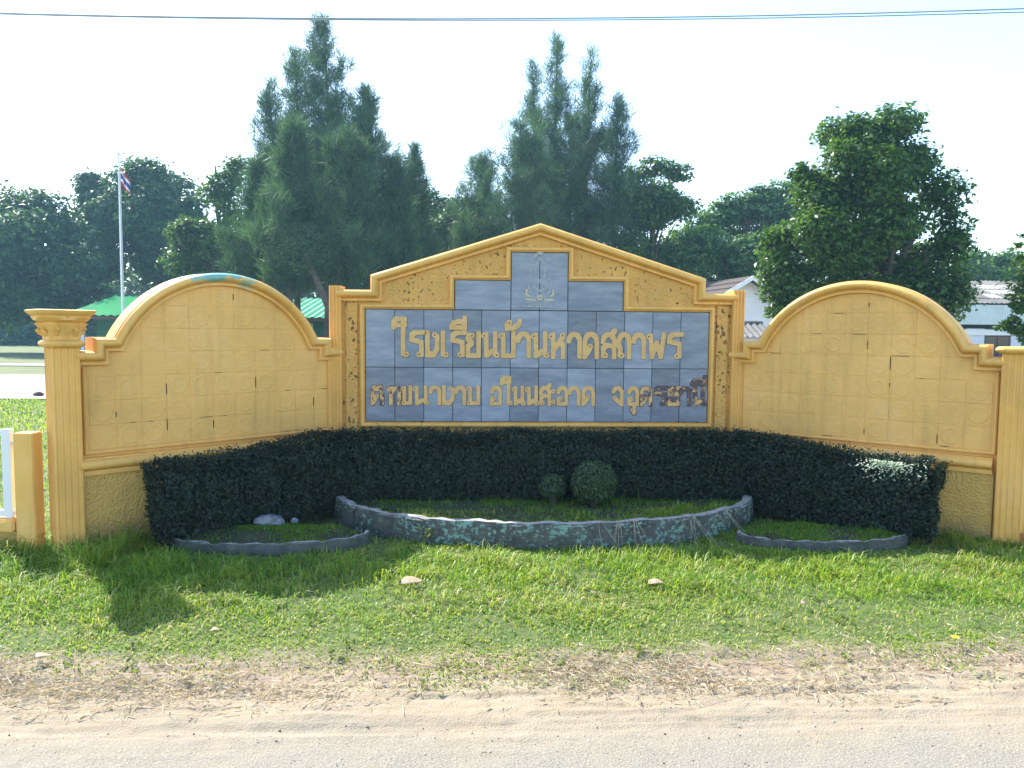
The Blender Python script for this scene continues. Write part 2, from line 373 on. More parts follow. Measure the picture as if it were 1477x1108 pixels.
# ------------------------------------------------------------------ the sign wall
C, WL, AN = 1.81, 2.0646, .74606
ca, sa = math.cos(AN), math.sin(AN)
L0 = (-C-WL*ca, -WL*sa, 0); R1 = (C, 0, 0)
wall = empty('sign_wall'); tag(wall, 'yellow school name wall with central gable and two curved wings', 'sign wall')

def roll(y0, y1, o0, o1, n=8):          # convex roll between two offsets, bulging to y1
    return [((o0+o1)/2+(o0-o1)/2*math.cos(t), y0+(y1-y0)*math.sin(t)) for t in [math.pi*i/n for i in range(n+1)]]
def cope_prof(back, fr=-.045, bulge=-.095):
    return [(0, back), (0, fr)] + roll(fr, bulge, -.004, -.068) + [(-.072, fr+.012), (-.080, fr+.004), (-.098, fr+.004), (-.102, fr+.02), (-.102, back)]
# centre
tops = [(-1.5, 1.92), (-1.5, 2.052), (0, 2.523), (1.5, 2.052), (1.5, 1.92)]
body = [(-1.80, -.12), (1.80, -.12), (1.80, 1.88)] + [(1.46, 1.88), (1.46, 2.02), (0, 2.48), (-1.46, 2.02), (-1.46, 1.88)] + [(-1.80, 1.88)]
cw = MB().prism_xz(body, 0, .15).build('centre_wall', 'yellow_pit', wall)
MB().sweep(cope_prof(.17), [(-1.79, 1.92)]+tops+[(1.79, 1.92)]).build('cornice', 'yellow', wall, 40)
fpath = [(-1.556, .738), (-1.556, 1.757), (-.765, 1.757), (-.765, 2.022), (-.262, 2.022), (-.262, 2.274), (.262, 2.274), (.262, 2.022), (.765, 2.022), (.765, 1.757), (1.556, 1.757), (1.556, .738)]
MB().sweep([(.042, -.0)] + [(.042, -.02)] + roll(-.02, -.042, .040, .006) + [(0, -.022), (0, 0)], fpath, True).build('panel_frame', 'yellow', wall, 40)
MB().box(-1.72, -1.62, -.018, .0, .5, 1.80).build('pitted_strip', 'yellow_pit', wall)
MB().box(1.62, 1.72, -.018, .0, .5, 1.80).build('pitted_strip', 'yellow_pit', wall)
def flute_prof(w, d, n, g=.010):        # closed xy outline, front face at y=0 with n flutes, depth d behind
    pts = [(-w/2, d)]
    pts += [(-w/2, .008), (-w/2+.008, 0)]
    step = (w-.016)/n
    for i in range(n):
        x = -w/2+.008+i*step
        pts += [(x+step*.14, 0)] + [(x+step*(.5-.36*math.cos(t)), g*math.sin(t)) for t in (.5, 1.05, 1.57, 2.09, 2.64)] + [(x+step*.86, 0)]
    pts += [(w/2-.008, 0), (w/2, .008), (w/2, d)]
    return pts
for sgn in (-1, 1):
    p = MB().prism_xy(flute_prof(.105, .22, 3, .012), .0, 1.952).build('pilaster', 'yellow', wall)
    p.location = (sgn*1.805, -.07, 0)
# slate panel: backing, tiles, letters
panel = MB().prism_xz([(-1.55, .745), (1.55, .745), (1.55, 1.752), (.76, 1.752), (.76, 2.018), (.257, 2.018), (.257, 2.27), (-.257, 2.27), (-.257, 2.018), (-.76, 2.018), (-.76, 1.752), (-1.55, 1.752)], -.003, .05).build('sign_panel', 'crack', wall)
panel['label'] = 'slate panel with gold Thai lettering'
def tile_mesh(w, h):
    e = .0022; bm = bmesh.new(); bmesh.ops.create_cube(bm, size=1)
    for v in bm.verts: v.co = (v.co.x*(w-2*e), v.co.y*.012, v.co.z*(h-2*e))
    bmesh.ops.bevel(bm, geom=[e_ for e_ in bm.edges], offset=.0025, segments=1, affect='EDGES')
    me = bpy.data.meshes.new('slate_tile'); bm.to_mesh(me); bm.free(); return me
tw = 3.096/12
tm = {}
def tile(x0, x1, z0, z1):
    key = (round(x1-x0, 3), round(z1-z0, 3))
    if key not in tm: tm[key] = tile_mesh(*key); tm[key].materials.append(M['slate'])
    o = bpy.data.objects.new('slate_tile', tm[key]); col.objects.link(o); o.parent = panel
    o.location = ((x0+x1)/2, -.010+random.uniform(-.0015, .0015), (z0+z1)/2); o.rotation_euler = (random.uniform(-.004, .004), 0, random.uniform(-.005, .005))
for r, (z0, z1) in enumerate(((.748, 1.235), (1.235, 1.750))):
    for i in range(12): tile(-1.548+i*tw, -1.548+(i+1)*tw, z0, z1)
tile(-.757, -.2565, 1.752, 2.016); tile(.2565, .757, 1.752, 2.016); tile(-.255, 0, 1.752, 2.267); tile(0, .255, 1.752, 2.267)

# --- lettering: each glyph as strokes, filled through a distance field
def arc(cx, cy, rx, ry, a0, a1, n=8): return [(cx+rx*math.cos(math.radians(a0+(a1-a0)*i/n)), cy+ry*math.sin(math.radians(a0+(a1-a0)*i/n))) for i in range(n+1)]
G = {}   # glyph: (strokes, dots) in a unit box, y up
G['า'] = ([[(.12, .66), (.13, .76)] + arc(.48, .66, .36, .26, 160, 0) + [(.84, .09)]], [])
G['ร'] = ([[(.96, .94), (.36, .93), (.16, .84), (.14, .66), (.80, .58), (.82, .12)], [(.16, .66), (.5, .64)]], [(.66, .12)])
G['ง'] = ([[(.16, .93), (.16, .09), (.56, .09), (.84, .34), (.84, .80)], [(.16, .2), (.5, .12)]], [(.68, .85)])
G['เ'] = ([[(.42, .93), (.42, .14)]], [(.66, .12)])
G['โ'] = ([[(.52, 1.26), (.52, .14)], [(-.30, 1.12), (-.28, 1.30), (-.02, 1.44), (.66, 1.42)], [(-.02, 1.20), (.66, 1.22)]], [(.78, .12)])
G['ย'] = ([[(.42, .84), (.22, .86), (.16, .72), (.40, .56), (.16, .42), (.16, .09), (.84, .09), (.84, .93)]], [(.40, .83)])
G['น'] = ([[(.26, .88), (.28, .10), (.62, .26)], [(.80, .93), (.80, .14)]], [(.13, .83), (.90, .12)])
G['บ'] = ([[(.26, .88), (.28, .09), (.86, .09), (.86, .93)]], [(.14, .83)])
G['ห'] = ([[(.26, .88), (.27, .07)], [(.30, .36), (.64, .62), (.84, .86)], [(.62, .60), (.84, .5), (.84, .07)]], [(.14, .83), (.80, .86)])
G['ด'] = ([[(.14, .07), (.14, .60)] + arc(.5, .62, .35, .31, 180, 0) + [(.86, .07)], [(.20, .12), (.48, .44)]], [(.46, .46)])
G['ต'] = ([[(.14, .07), (.14, .70), (.26, .92), (.50, .80), (.74, .92), (.86, .70), (.86, .07)], [(.20, .12), (.48, .44)]], [(.46, .46)])
G['ส'] = ([[(.14, .64), (.18, .80), (.40, .92), (.62, .92), (.84, .74), (.84, .07)], [(.16, .12), (.16, .40), (.40, .52), (.80, .46)], [(.66, .90), (.86, 1.06)]], [(.30, .13)])
G['ถ'] = ([[(.22, .14), (.24, .40), (.14, .52), (.14, .62)] + arc(.5, .64, .35, .29, 170, 0) + [(.86, .07)]], [(.36, .13)])
G['พ'] = ([[(.20, .88), (.26, .09), (.50, .62), (.72, .09), (.86, .93)]], [(.10, .85)])
G['ท'] = ([[(.26, .88), (.27, .07)], [(.28, .60), (.54, .88), (.78, .86), (.86, .66), (.86, .07)]], [(.14, .83)])
G['ม'] = ([[(.26, .88), (.28, .10), (.84, .12), (.84, .93)]], [(.14, .85), (.20, .12)])
G['อ'] = ([[(.13, .68), (.16, .80)] + arc(.5, .66, .35, .27, 150, 0) + [(.85, .09), (.15, .09), (.15, .34)]], [(.30, .36)])
G['ะ'] = ([], [(.5, .72), (.5, .20)])
G['จ'] = ([[(.12, .74), (.30, .90), (.62, .92), (.84, .72), (.84, .07)], [(.28, .36), (.80, .10)]], [(.24, .40)])
G['ธ'] = ([[(.94, .94), (.34, .93), (.15, .84), (.15, .64), (.62, .66), (.85, .54), (.85, .09), (.15, .09), (.15, .34), (.4, .34)]], [])
G['ี'] = ([[(.06, .12), (.22, .52), (.56, .66), (.90, .50)], [(.06, .10), (.92, .10)], [(.92, .08), (.92, .95)]], [])
G['้'] = ([[(.30, .70), (.14, .40), (.14, .12), (.52, .14), (.84, .46), (.92, .82)]], [(.30, .62)])
G['ุ'] = ([[(.62, .86), (.62, .2)]], [(.44, .62)])
def sdf_mesh(name, strokes, dots, w, h, hw, dr, hole, grow, y0, thick, cell=.0042):
    segs = [];
    for st in strokes:
        p = [(a*w, b*h) for a, b in st]; segs += list(zip(p[:-1], p[1:]))
    allp = [q for s_ in segs for q in s_] + [(a*w, b*h) for a, b in dots]
    mg = max(hw, dr)+grow+2*cell
    x0, x1 = min(p[0] for p in allp)-mg, max(p[0] for p in allp)+mg; z0, z1 = min(p[1] for p in allp)-mg, max(p[1] for p in allp)+mg
    nx, nz = int((x1-x0)/cell)+2, int((z1-z0)/cell)+2
    X, Z = np.meshgrid(x0+np.arange(nx)*cell, z0+np.arange(nz)*cell, indexing='ij'); D = np.full(X.shape, 9.)
    for (a, b), (c, d) in segs:
        vx, vz = c-a, d-b; L = vx*vx+vz*vz+1e-12; t = np.clip(((X-a)*vx+(Z-b)*vz)/L, 0, 1)
        D = np.minimum(D, (np.abs(X-a-t*vx)**5+np.abs(Z-b-t*vz)**5+1e-20)**.2-hw)
    for a, b in dots: D = np.minimum(D, np.hypot(X-a*w, Z-b*h)-dr)
    if hole:
        for a, b in dots: D = np.maximum(D, hole-np.hypot(X-a*w, Z-b*h))
    D -= grow
    vid = {}; V = []; F = []
    def corner(i, j):
        k = (i, j)
        if k not in vid: vid[k] = len(V); V.append((X[i, j], Z[i, j]))
        return vid[k]
    def cut(i, j, k, l):
        key = ('e', min((i, j), (k, l)), max((i, j), (k, l)))
        if key not in vid:
            t = D[i, j]/(D[i, j]-D[k, l]); t = min(max(t, .05), .95)
            vid[key] = len(V); V.append((X[i, j]+(X[k, l]-X[i, j])*t, Z[i, j]+(Z[k, l]-Z[i, j])*t))
        return vid[key]
    ins = D < 0; near = np.argwhere(ins[:-1, :-1] | ins[1:, :-1] | ins[:-1, 1:] | ins[1:, 1:])
    for i, j in near:
        cs = [(i, j), (i+1, j), (i+1, j+1), (i, j+1)]; poly = []
        for q in range(4):
            A, B = cs[q], cs[(q+1) % 4]
            if ins[A]: poly.append(corner(*A))
            if ins[A] != ins[B]: poly.append(cut(*A, *B))
        if len(poly) > 2: F.append(poly)
    n = len(V); cnt = {}
    for f in F:
        for a, b in zip(f, f[1:]+f[:1]): cnt[(a, b)] = 1
    side = [(b, a, a+n, b+n) for (a, b) in cnt if (b, a) not in cnt]
    me = bpy.data.meshes.new(name)
    me.from_pydata([(x, y0-thick, z) for x, z in V]+[(x, y0, z) for x, z in V], [], F+side)
    return me
def ppx(px, row):                        # photo x -> wall x on the centre plane
    v = ray(px, 498 if row == 1 else 571); t = (0-CAM[1])/v[1]; return (CAM+v*t)[0]
def put(ch, px0, px1, row, mat='gold', zoff=0., hscale=1., outline=False):
    x0, x1 = ppx(px0, row), ppx(px1, row)
    zb, h, hw = (1.322, .240, .0212) if row == 1 else (.896, .176, .0168)
    st, dt = G[ch]; hh = h*hscale; dr = hw*1.22
    me = sdf_mesh('letter', st, dt, x1-x0, hh, hw, dr, hw*.36, 0, 0, .004)
    me.materials.append(M[mat]); o = bpy.data.objects.new('letter', me); col.objects.link(o); o.parent = panel
    o.location = (x0, -.0185 - (.0012 if outline else 0), zb+zoff)
    me2 = sdf_mesh('letter_edge_and_shadow', st, dt, x1-x0, hh, hw, dr, 0, .0042 if outline else .0016, 0, .002, .005)
    me2.materials.append(M['outline']); o2 = bpy.data.objects.new('letter_edge_and_shadow', me2); col.objects.link(o2); o2.parent = panel
    o2.location = (x0+(0.0 if outline else .0015), -.0175, zb+zoff-(0 if outline else .0015))  # plain letters: shifted dark copy paints their shadow; worn letters: real dark outline
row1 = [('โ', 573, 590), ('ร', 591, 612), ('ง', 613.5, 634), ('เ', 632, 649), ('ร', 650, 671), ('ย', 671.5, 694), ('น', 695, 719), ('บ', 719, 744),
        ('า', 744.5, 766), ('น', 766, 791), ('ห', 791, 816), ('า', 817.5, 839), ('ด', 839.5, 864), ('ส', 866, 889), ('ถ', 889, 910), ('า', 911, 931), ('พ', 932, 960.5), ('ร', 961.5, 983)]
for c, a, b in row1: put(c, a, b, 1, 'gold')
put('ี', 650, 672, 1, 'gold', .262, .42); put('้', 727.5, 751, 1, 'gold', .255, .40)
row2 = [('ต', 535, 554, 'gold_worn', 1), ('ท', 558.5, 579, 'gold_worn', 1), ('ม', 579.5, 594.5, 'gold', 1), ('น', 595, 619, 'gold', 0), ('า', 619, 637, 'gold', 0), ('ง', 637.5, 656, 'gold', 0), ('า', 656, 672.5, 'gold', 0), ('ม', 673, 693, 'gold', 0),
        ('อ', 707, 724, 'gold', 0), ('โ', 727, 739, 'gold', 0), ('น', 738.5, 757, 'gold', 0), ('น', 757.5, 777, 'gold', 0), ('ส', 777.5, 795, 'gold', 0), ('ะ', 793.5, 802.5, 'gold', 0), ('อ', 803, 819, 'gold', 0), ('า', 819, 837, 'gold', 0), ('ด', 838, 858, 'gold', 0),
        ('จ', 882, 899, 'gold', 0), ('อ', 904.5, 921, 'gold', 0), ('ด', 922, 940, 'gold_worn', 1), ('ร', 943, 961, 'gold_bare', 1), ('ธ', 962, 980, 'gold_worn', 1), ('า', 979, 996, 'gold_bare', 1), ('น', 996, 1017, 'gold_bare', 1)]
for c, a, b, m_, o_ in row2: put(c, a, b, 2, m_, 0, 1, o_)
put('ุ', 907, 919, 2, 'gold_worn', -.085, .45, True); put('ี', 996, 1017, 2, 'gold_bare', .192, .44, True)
# faded emblem above the name
em = [([[(0, .30), (-.075, .22), (-.095, .10), (-.06, -.02), (0, -.06), (.06, -.02), (.095, .10), (.075, .22), (0, .30)],
        [(0, .24), (-.035, .16), (-.045, .08), (0, .02), (.045, .08), (.035, .16), (0, .24)]], 'faded', .007),
      ([[(-.11, .02), (-.085, -.07), (-.03, -.11)], [(.11, .02), (.085, -.07), (.03, -.11)], [(-.12, -.155), (.12, -.155)], [(-.15, -.195), (.15, -.195)], [(-.10, -.175), (.10, -.175)]], 'faded', .007)]
for st, m_, hw in em:
    o = link('emblem', sdf_mesh('emblem', st, [], 1, 1, hw, 0, 0, 0, 0, .002, .004), m_, panel); o.location = (0.003, -.0185, 1.985)
o = link('emblem', sdf_mesh('emblem', [[(-.118, -.05), (-.122, -.085), (-.100, -.105)], [(.118, -.05), (.122, -.085), (.100, -.105)], [(-.12, -.135), (-.045, -.138)], [(.045, -.138), (.12, -.135)], [(0, .325), (0, .27)]], [(0, -.118)], 1, 1, .0075, .024, .008, 0, 0, .0024, .004), 'gold_faint', panel); o.location = (0.003, -.0190, 1.985)

# --- wings (both share one design: local x along the wing, -y is the front)
RA = .8125; PK = 2.0; RISE = PK-1.495; RR = (RA*RA+RISE*RISE)/(2*RISE); CS = WL/2; CZ = PK-RR
ANG = math.asin(RA/RR)
arcp = [(CS+RR*math.sin(t), CZ+RR*math.cos(t)) for t in np.linspace(-ANG, ANG, 41)]
cope_path = [(-.03, 1.40), (.085, 1.40), (.085, 1.495)] + arcp + [(WL-.085, 1.495), (WL-.085, 1.40), (WL+.01, 1.40)]
wb = [(-.03, -.12), (WL-.01, -.12), (WL-.01, 1.36), (WL-.125, 1.36), (WL-.125, 1.46)]
wb += [(CS+(RR-.04)*math.sin(t), CZ+(RR-.04)*math.cos(t)) for t in np.linspace(ANG*.96, -ANG*.96, 41)]
wb += [(.125, 1.46), (.125, 1.36), (-.03, 1.36)]
NB, B0, PITCHZ = 11, .055, .1725
bw = (WL-2*B0)/NB
def block_mesh(poly, centre=None, hb=.0025):
    m = MB(); n = len(poly); cx = sum(p[0] for p in poly)/n; cz = sum(p[1] for p in poly)/n
    ins = [(cx+(x-cx)*(1-.05), cz+(z-cz)*(1-.05)) for x, z in poly]
    m.add([(x, .002, z) for x, z in poly]+[(x, -hb, z) for x, z in ins], [tuple(range(n, 2*n))]+[(i, (i+1) % n, n+(i+1) % n, n+i) for i in range(n)])
    if centre:
        k = 20; r = .071; vs = []
        for q, y in ((1.0, -hb+.001), (.90, -hb-.0021), (.74, -hb-.0024), (.66, -hb-.0008)):
            vs += [(centre[0]+r*q*math.cos(2*math.pi*i/k), y, centre[1]+r*q*math.sin(2*math.pi*i/k)) for i in range(k)]
        fs = [(a*k+i, a*k+(i+1) % k, (a+1)*k+(i+1) % k, (a+1)*k+i) for a in range(3) for i in range(k)]+[tuple(range(3*k, 4*k))]
        m.add(vs, fs)
    return m
g = .0007
fb = block_mesh([(-bw/2+g, -PITCHZ/2+g), (bw/2-g, -PITCHZ/2+g), (bw/2-g, -g), (-bw/2+g, -g)])
f2 = block_mesh([(-bw/2+g, g), (bw/2-g, g), (bw/2-g, PITCHZ/2-g), (-bw/2+g, PITCHZ/2-g)]); fb.add(f2.v, f2.f)
f3 = block_mesh([(-.01, -.01), (.01, -.01), (.01, .01), (-.01, .01)], (0, 0)); fb.add(f3.v[8:], [tuple(i-8 for i in f) for f in f3.f if min(f) >= 8])
full = fb.mesh('wall_block'); full.materials.append(M['yellow_fine'])
def clip_arch(poly, R):
    out = []; f = lambda p: math.hypot(p[0]-CS, p[1]-CZ)-R
    pts = []
    for a, b in zip(poly, poly[1:]+poly[:1]):           # refine so that the arc is followed
        pts += [(a[0]+(b[0]-a[0])*t/6, a[1]+(b[1]-a[1])*t/6) for t in range(6)]
    for a, b in zip(pts, pts[1:]+pts[:1]):
        fa, fb = f(a), f(b)
        if fa <= 0: out.append(a)
        if (fa <= 0) != (fb <= 0):
            t = fa/(fa-fb); out.append((a[0]+(b[0]-a[0])*t, a[1]+(b[1]-a[1])*t))
    return out
def area(p): return abs(sum(a[0]*b[1]-b[0]*a[1] for a, b in zip(p, p[1:]+p[:1])))/2 if len(p) > 2 else 0
for wing, (org, rz) in enumerate(((L0, AN), (R1, -AN))):
    w = MB().prism_xz(wb, 0, .12).build('wing_wall', 'yellow_fine', wall); w.location = org; w.rotation_euler = (0, 0, rz)
    w['label'] = 'curved wing of embossed blocks'
    fr = lambda mb, name, mat, sm=None: mb.build(name, mat, w, sm)
    fr(MB().sweep(cope_prof(.135), cope_path), 'coping', 'yellow_teal' if wing == 0 else 'yellow', 40)
    fr(MB().box(-.03, WL-.02, -.040, .0, -.12, .545), 'plinth', 'yellow_rough')
    mold = [(y, z) for y, z in []]
    mp = [(.0, 0), (.0, -.050)] + roll(-.050, -.098, -.010, -.082) + [(-.086, -.062), (-.118, -.062), (-.118, 0)]
    fr(MB().sweep(mp, [(-.03, .648), (WL-.03, .648)]), 'base_moulding', 'yellow', 40)
    fp = [(.028, 1.285), (.028, .682), (WL-.028, .682), (WL-.028, 1.285)]
    fr(MB().sweep([(.014, 0)] + roll(-.010, -.030, .014, -.014, 6) + [(-.014, 0)], fp), 'panel_border', 'yellow', 40)
    if wing == 0: fr(MB().box(WL-.10, WL-.02, -.028, .0, .5, 1.30), 'corner_strip', 'yellow')
    for r in range(8):
        for c in range(NB):
            x0, z0 = B0+c*bw, .702+r*PITCHZ; cx, cz = x0+bw/2, z0+PITCHZ/2
            if r < 3 and not (z0+PITCHZ > 1.30):
                o = bpy.data.objects.new('wall_block', full); col.objects.link(o); o.parent = w
                o.location = (cx, -.001+random.uniform(-.0014, .0008), cz); o.rotation_euler = (random.uniform(-.010, .010), random.uniform(-.012, .012), random.uniform(-.012, .012)); o.scale = (1, random.uniform(.35, 1.15), 1); continue
            poly = [(x0+g, z0+g), (x0+bw-g, z0+g), (x0+bw-g, z0+PITCHZ-g), (x0+g, z0+PITCHZ-g)]
            if max(math.hypot(p[0]-CS, p[1]-CZ) for p in poly) < RR-.10:
                o = bpy.data.objects.new('wall_block', full); col.objects.link(o); o.parent = w
                o.location = (cx, -.001+random.uniform(-.0014, .0008), cz); o.rotation_euler = (random.uniform(-.010, .010), random.uniform(-.012, .012), random.uniform(-.012, .012)); o.scale = (1, random.uniform(.35, 1.15), 1); continue
            pc = clip_arch(poly, RR-.095)
            if area(pc) < .003: continue
            inb = math.hypot(cx-CS, cz-CZ)+.074 < RR-.095
            o = block_mesh(pc, (cx, cz) if inb else None).build('wall_block', 'yellow_fine', w)
    ck = MB(); rc = random.Random(5+wing)
    for _ in range(20):                      # open joints
        c, r = rc.randrange(1, NB), rc.randrange(0, 7)
        x, z = B0+c*bw, .702+r*PITCHZ
        if rc.random() < .5: a = rc.uniform(0, .10); b = a+rc.uniform(.02, .09); q = (x-.0009, x+.0009, z+a, z+b)
        else: a = rc.uniform(0, .10); b = a+rc.uniform(.02, .10); q = (x+a, x+b, z-.0009, z+.0009)
        if max(math.hypot(xx-CS, zz-CZ) for xx in q[:2] for zz in q[2:]) < RR-.12 or q[3] < 1.26:
            ck.box(q[0], q[1], -.0085, .0, q[2], q[3])
    o = ck.build('open_joint', 'crack', w); o['kind'] = 'stuff'

# --- end pillars
def ring_stack(levels, n=48):
    m = MB(); k = len(levels)
    for z, fn in levels:
        for i in range(n):
            t = 2*math.pi*i/n; r = fn(t); m.v.append((r*math.cos(t), r*math.sin(t), z))
    for a in range(k-1):
        for i in range(n): m.f.append((a*n+i, a*n+(i+1) % n, (a+1)*n+(i+1) % n, (a+1)*n+i))
    m.f += [tuple(range(n-1, -1, -1)), tuple((k-1)*n+i for i in range(n))]
    return m
def sq(h, p=6):                          # rounded square radius
    return lambda t: h/((abs(math.cos(t))**p+abs(math.sin(t))**p)**(1/p))
def star(h, dip=.12):                    # concave-sided abacus
    return lambda t: h*1.22*(1-dip*2.1*(.5+.5*math.cos(4*t)))
def pillar_outline(h, n=4, g=.010):
    out = []
    for q in range(4):
        R_ = Matrix.Rotation(q*math.pi/2, 2)
        for x, y in flute_prof(2*h, h, n, g)[2:-2]:
            v = R_ @ Vector((x, y-h)); out.append((v.x, v.y))
    return out
for side in (0, 1):
    if side == 0: loc = Vector(L0)+Vector((ca, sa, 0))*(-.098)+Vector((-sa*-1, -ca, 0))*.0; rz = AN
    else: loc = Vector((C+WL*ca, -WL*sa, 0))+Vector((ca, -sa, 0))*(.085); rz = -AN
    ztop = 1.44 if side == 0 else 1.445
    pl = MB().prism_xy(pillar_outline(.088), -.1, ztop).build('pillar', 'yellow', wall); pl.location = loc; pl.rotation_euler = (0, 0, rz)
    prof = [(ztop-.02, .085), (ztop-.012, .108), (ztop, .124), (ztop+.012, .128), (ztop+.024, .124), (ztop+.034, .108), (ztop+.040, .09)]
    if side == 1: prof = [(z, r*1.05) for z, r in prof[:5]]+[(ztop+.034, .118), (ztop+.036, .05)]
    MB_ = ring_stack([(z, sq(r, 5)) for z, r in prof]).build('collar', 'yellow', pl, 40)
    if side == 0:
        def leafy(h, amp, ph, p=5):
            s_ = sq(h, p); return lambda t: s_(t)+amp*max(0, math.cos(8*t+ph))**2
        lv = [(ztop+.038, sq(.100, 5)), (ztop+.055, leafy(.100, .006, 0)), (ztop+.078, leafy(.101, .020, 0)), (ztop+.088, leafy(.102, .026, 0)), (ztop+.096, leafy(.100, .008, 0)),
              (ztop+.112, leafy(.108, .010, math.pi)), (ztop+.135, leafy(.118, .024, math.pi)), (ztop+.148, leafy(.122, .028, math.pi)), (ztop+.156, leafy(.118, .008, math.pi)),
              (ztop+.170, star(.140, .03)), (ztop+.192, star(.158, .08)), (ztop+.200, star(.156, .09)), (ztop+.205, star(.166, .08)), (ztop+.226, star(.188, .10)), (ztop+.236, star(.190, .10)), (ztop+.240, star(.178, .10))]
        cap = ring_stack(lv, 64).build('capital', 'yellow', pl, 50)
        rc = random.Random(2); bmv = MB()
        for q in range(4):
            for dx in (-.055, 0, .055):      # curled leaf tips and rosette on each face
                t = q*math.pi/2; c_, s_ = math.cos(t), math.sin(t); r = .128 if dx else .150; z = ztop+(.100 if dx else .190)+rc.uniform(-.004, .004)
                pts = [(r-.03, dx, z-.03), (r-.008, dx, z-.012), (r+.004, dx, z+.004), (r-.004, dx, z+.016), (r-.018, dx, z+.010)]
                bmv.tube([(x*c_-y*s_, x*s_+y*c_, zz) for x, y, zz in pts], [.012, .016, .015, .011, .006], 7)
        bmv.build('acanthus_curl', 'yellow', pl, 60)

# ------------------------------------------------------------------ fence on the left and stub on the right
def P2(px, py): q = gp(px, py); return q
fp = P2(46, 801)
post = empty('fence_post', (fp[0], fp[1], 0)); tag(post, 'short square yellow fence post beside the fluted pillar', 'post')
bm = bmesh.new(); bmesh.ops.create_cube(bm, size=1)
for v in bm.verts: v.co = (v.co.x*.128, v.co.y*.12, v.co.z*.97+.365)
bmesh.ops.bevel(bm, geom=list(bm.edges), offset=.006, segments=2, affect='EDGES'); me = bpy.data.meshes.new('post_shaft'); bm.to_mesh(me); bm.free()
link('post_shaft', me, 'yellow', post)
lw = empty('low_fence_wall', (fp[0]-.065, fp[1], 0)); tag(lw, 'low yellow wall with projecting coping under the white railing', 'low wall')
MB().box(-2.6, 0, -.04, .06, -.1, .175).build('wall', 'yellow_rough', lw)
bm = bmesh.new(); bmesh.ops.create_cube(bm, size=1)
for v in bm.verts: v.co = (v.co.x*2.6-1.306, v.co.y*.17+.01, v.co.z*.085+.2205)
bmesh.ops.bevel(bm, geom=list(bm.edges), offset=.012, segments=2, affect='EDGES'); me = bpy.data.meshes.new('coping'); bm.to_mesh(me); bm.free(); link('coping', me, 'yellow', lw)
rl = empty('white_railing', (fp[0]-.065, fp[1], .263)); tag(rl, 'white painted metal railing panel above the low yellow wall', 'railing')
MB().box(-.098, -.040, -.02, .025, .012, .61).build('end_post', 'white', rl)
MB().box(-2.5, -.099, -.018, .022, .565, .605).build('top_rail', 'white', rl)
MB().box(-2.5, -.099, -.018, .022, .012, .055).build('bottom_rail', 'white', rl)
for k in range(9): MB().box(-.40-.24*k-.012, -.40-.24*k+.012, -.008, .012, .056, .564).build('baluster', 'white', rl)
for z in (.50, .02): MB().box(-.039, .012, -.008, .010, z, z+.022).build('bracket', 'white', rl)
MB().box(-2.5, -2.45, -.016, .02, -.02, .012).build('foot', 'white', rl); MB().box(-.09, -.05, -.016, .02, -.02, .012).build('foot', 'white', rl)
rp = gp(1482, 800)
st = empty('low_brick_kerb', (rp[0]+.02, rp[1]+.05, 0)); tag(st, 'low weathered orange kerb stub beside the capless pillar', 'kerb')
for k in range(3):
    bm = bmesh.new(); bmesh.ops.create_cube(bm, size=1)
    for v in bm.verts: v.co = (v.co.x*.20+.09+.207*k, v.co.y*.10, v.co.z*.15+.06)
    bmesh.ops.bevel(bm, geom=list(bm.edges), offset=.008, segments=1, affect='EDGES'); me = bpy.data.meshes.new('brick'); bm.to_mesh(me); bm.free()
    if 'orange' not in M: M['orange'] = simple('weathered_orange_brick', (.50, .20, .07), .9, .5, 9, .6, 40, .01)
    link('brick', me, 'orange', st)

# ------------------------------------------------------------------ planters
def planter(name, pts, th, h, label, soil_z, mat='planter'):
    root = empty(name, (0, 0, 0)); tag(root, label, 'planter')
    P = np.array(pts); n = len(P); T = np.gradient(P, axis=0); T /= np.linalg.norm(T, axis=1)[:, None]; N = np.stack([T[:, 1], -T[:, 0]], -1)
    m = MB(); rc = random.Random(3)
    rowz = [(-.08, 0), (.25*h, .004), (.6*h, 0), (.9*h, -.002), (h, -.006)]
    vs = []
    for i in range(n):
        hz = h*(1+.10*(fbm(np.array(P[i, 0]*5), np.array(2.))-.47)) + rc.uniform(-.004, .004)-(.014 if rc.random() < .04 else 0)
        outer = [(P[i]+N[i]*(o+rc.uniform(-.007, .006)), z if z < .95*h else hz-.012) for z, o in rowz]
        mid = [(P[i]-N[i]*.012, hz), (P[i]-N[i]*(th-.012), hz+rc.uniform(-.005, .005)), (P[i]-N[i]*th, hz-.012), (P[i]-N[i]*th, -.05)]
        vs.append([(q[0], q[1], z) for q, z in outer+mid])
    k = len(vs[0]); m.v = [p for r in vs for p in r]
    for i in range(n-1):
        for j in range(k): m.f.append((i*k+j, (i+1)*k+j, (i+1)*k+(j+1) % k, i*k+(j+1) % k))
    m.f += [tuple(range(k)), tuple((n-1)*k+j for j in range(k-1, -1, -1))]
    m.build('rim_wall', mat, root, 35)
    inner = [tuple(P[i]-N[i]*(th*.5)) for i in range(n)]
    cx, cy = np.mean([inner[0], inner[-1]], axis=0)
    s = MB(); rows = 10; vv = []
    for r in range(rows+1):
        for (x, y) in inner:
            t = r/rows; xx, yy = x+(cx-x)*t*.96, y+(cy+.25-y)*t*.96
            vv.append((xx, yy, soil_z+.03*math.sin(t*3)+.05*(float(fbm(np.array(xx*5), np.array(yy*5)))-.47)))
    ff = [(r*n+i, r*n+i+1, (r+1)*n+i+1, (r+1)*n+i) for r in range(rows) for i in range(n-1)]
    s.add(vv, ff).build('soil', 'soil', root, 180)
    BEDS.append((np.array(inner), cx, cy, soil_z))
    return root
BEDS = []
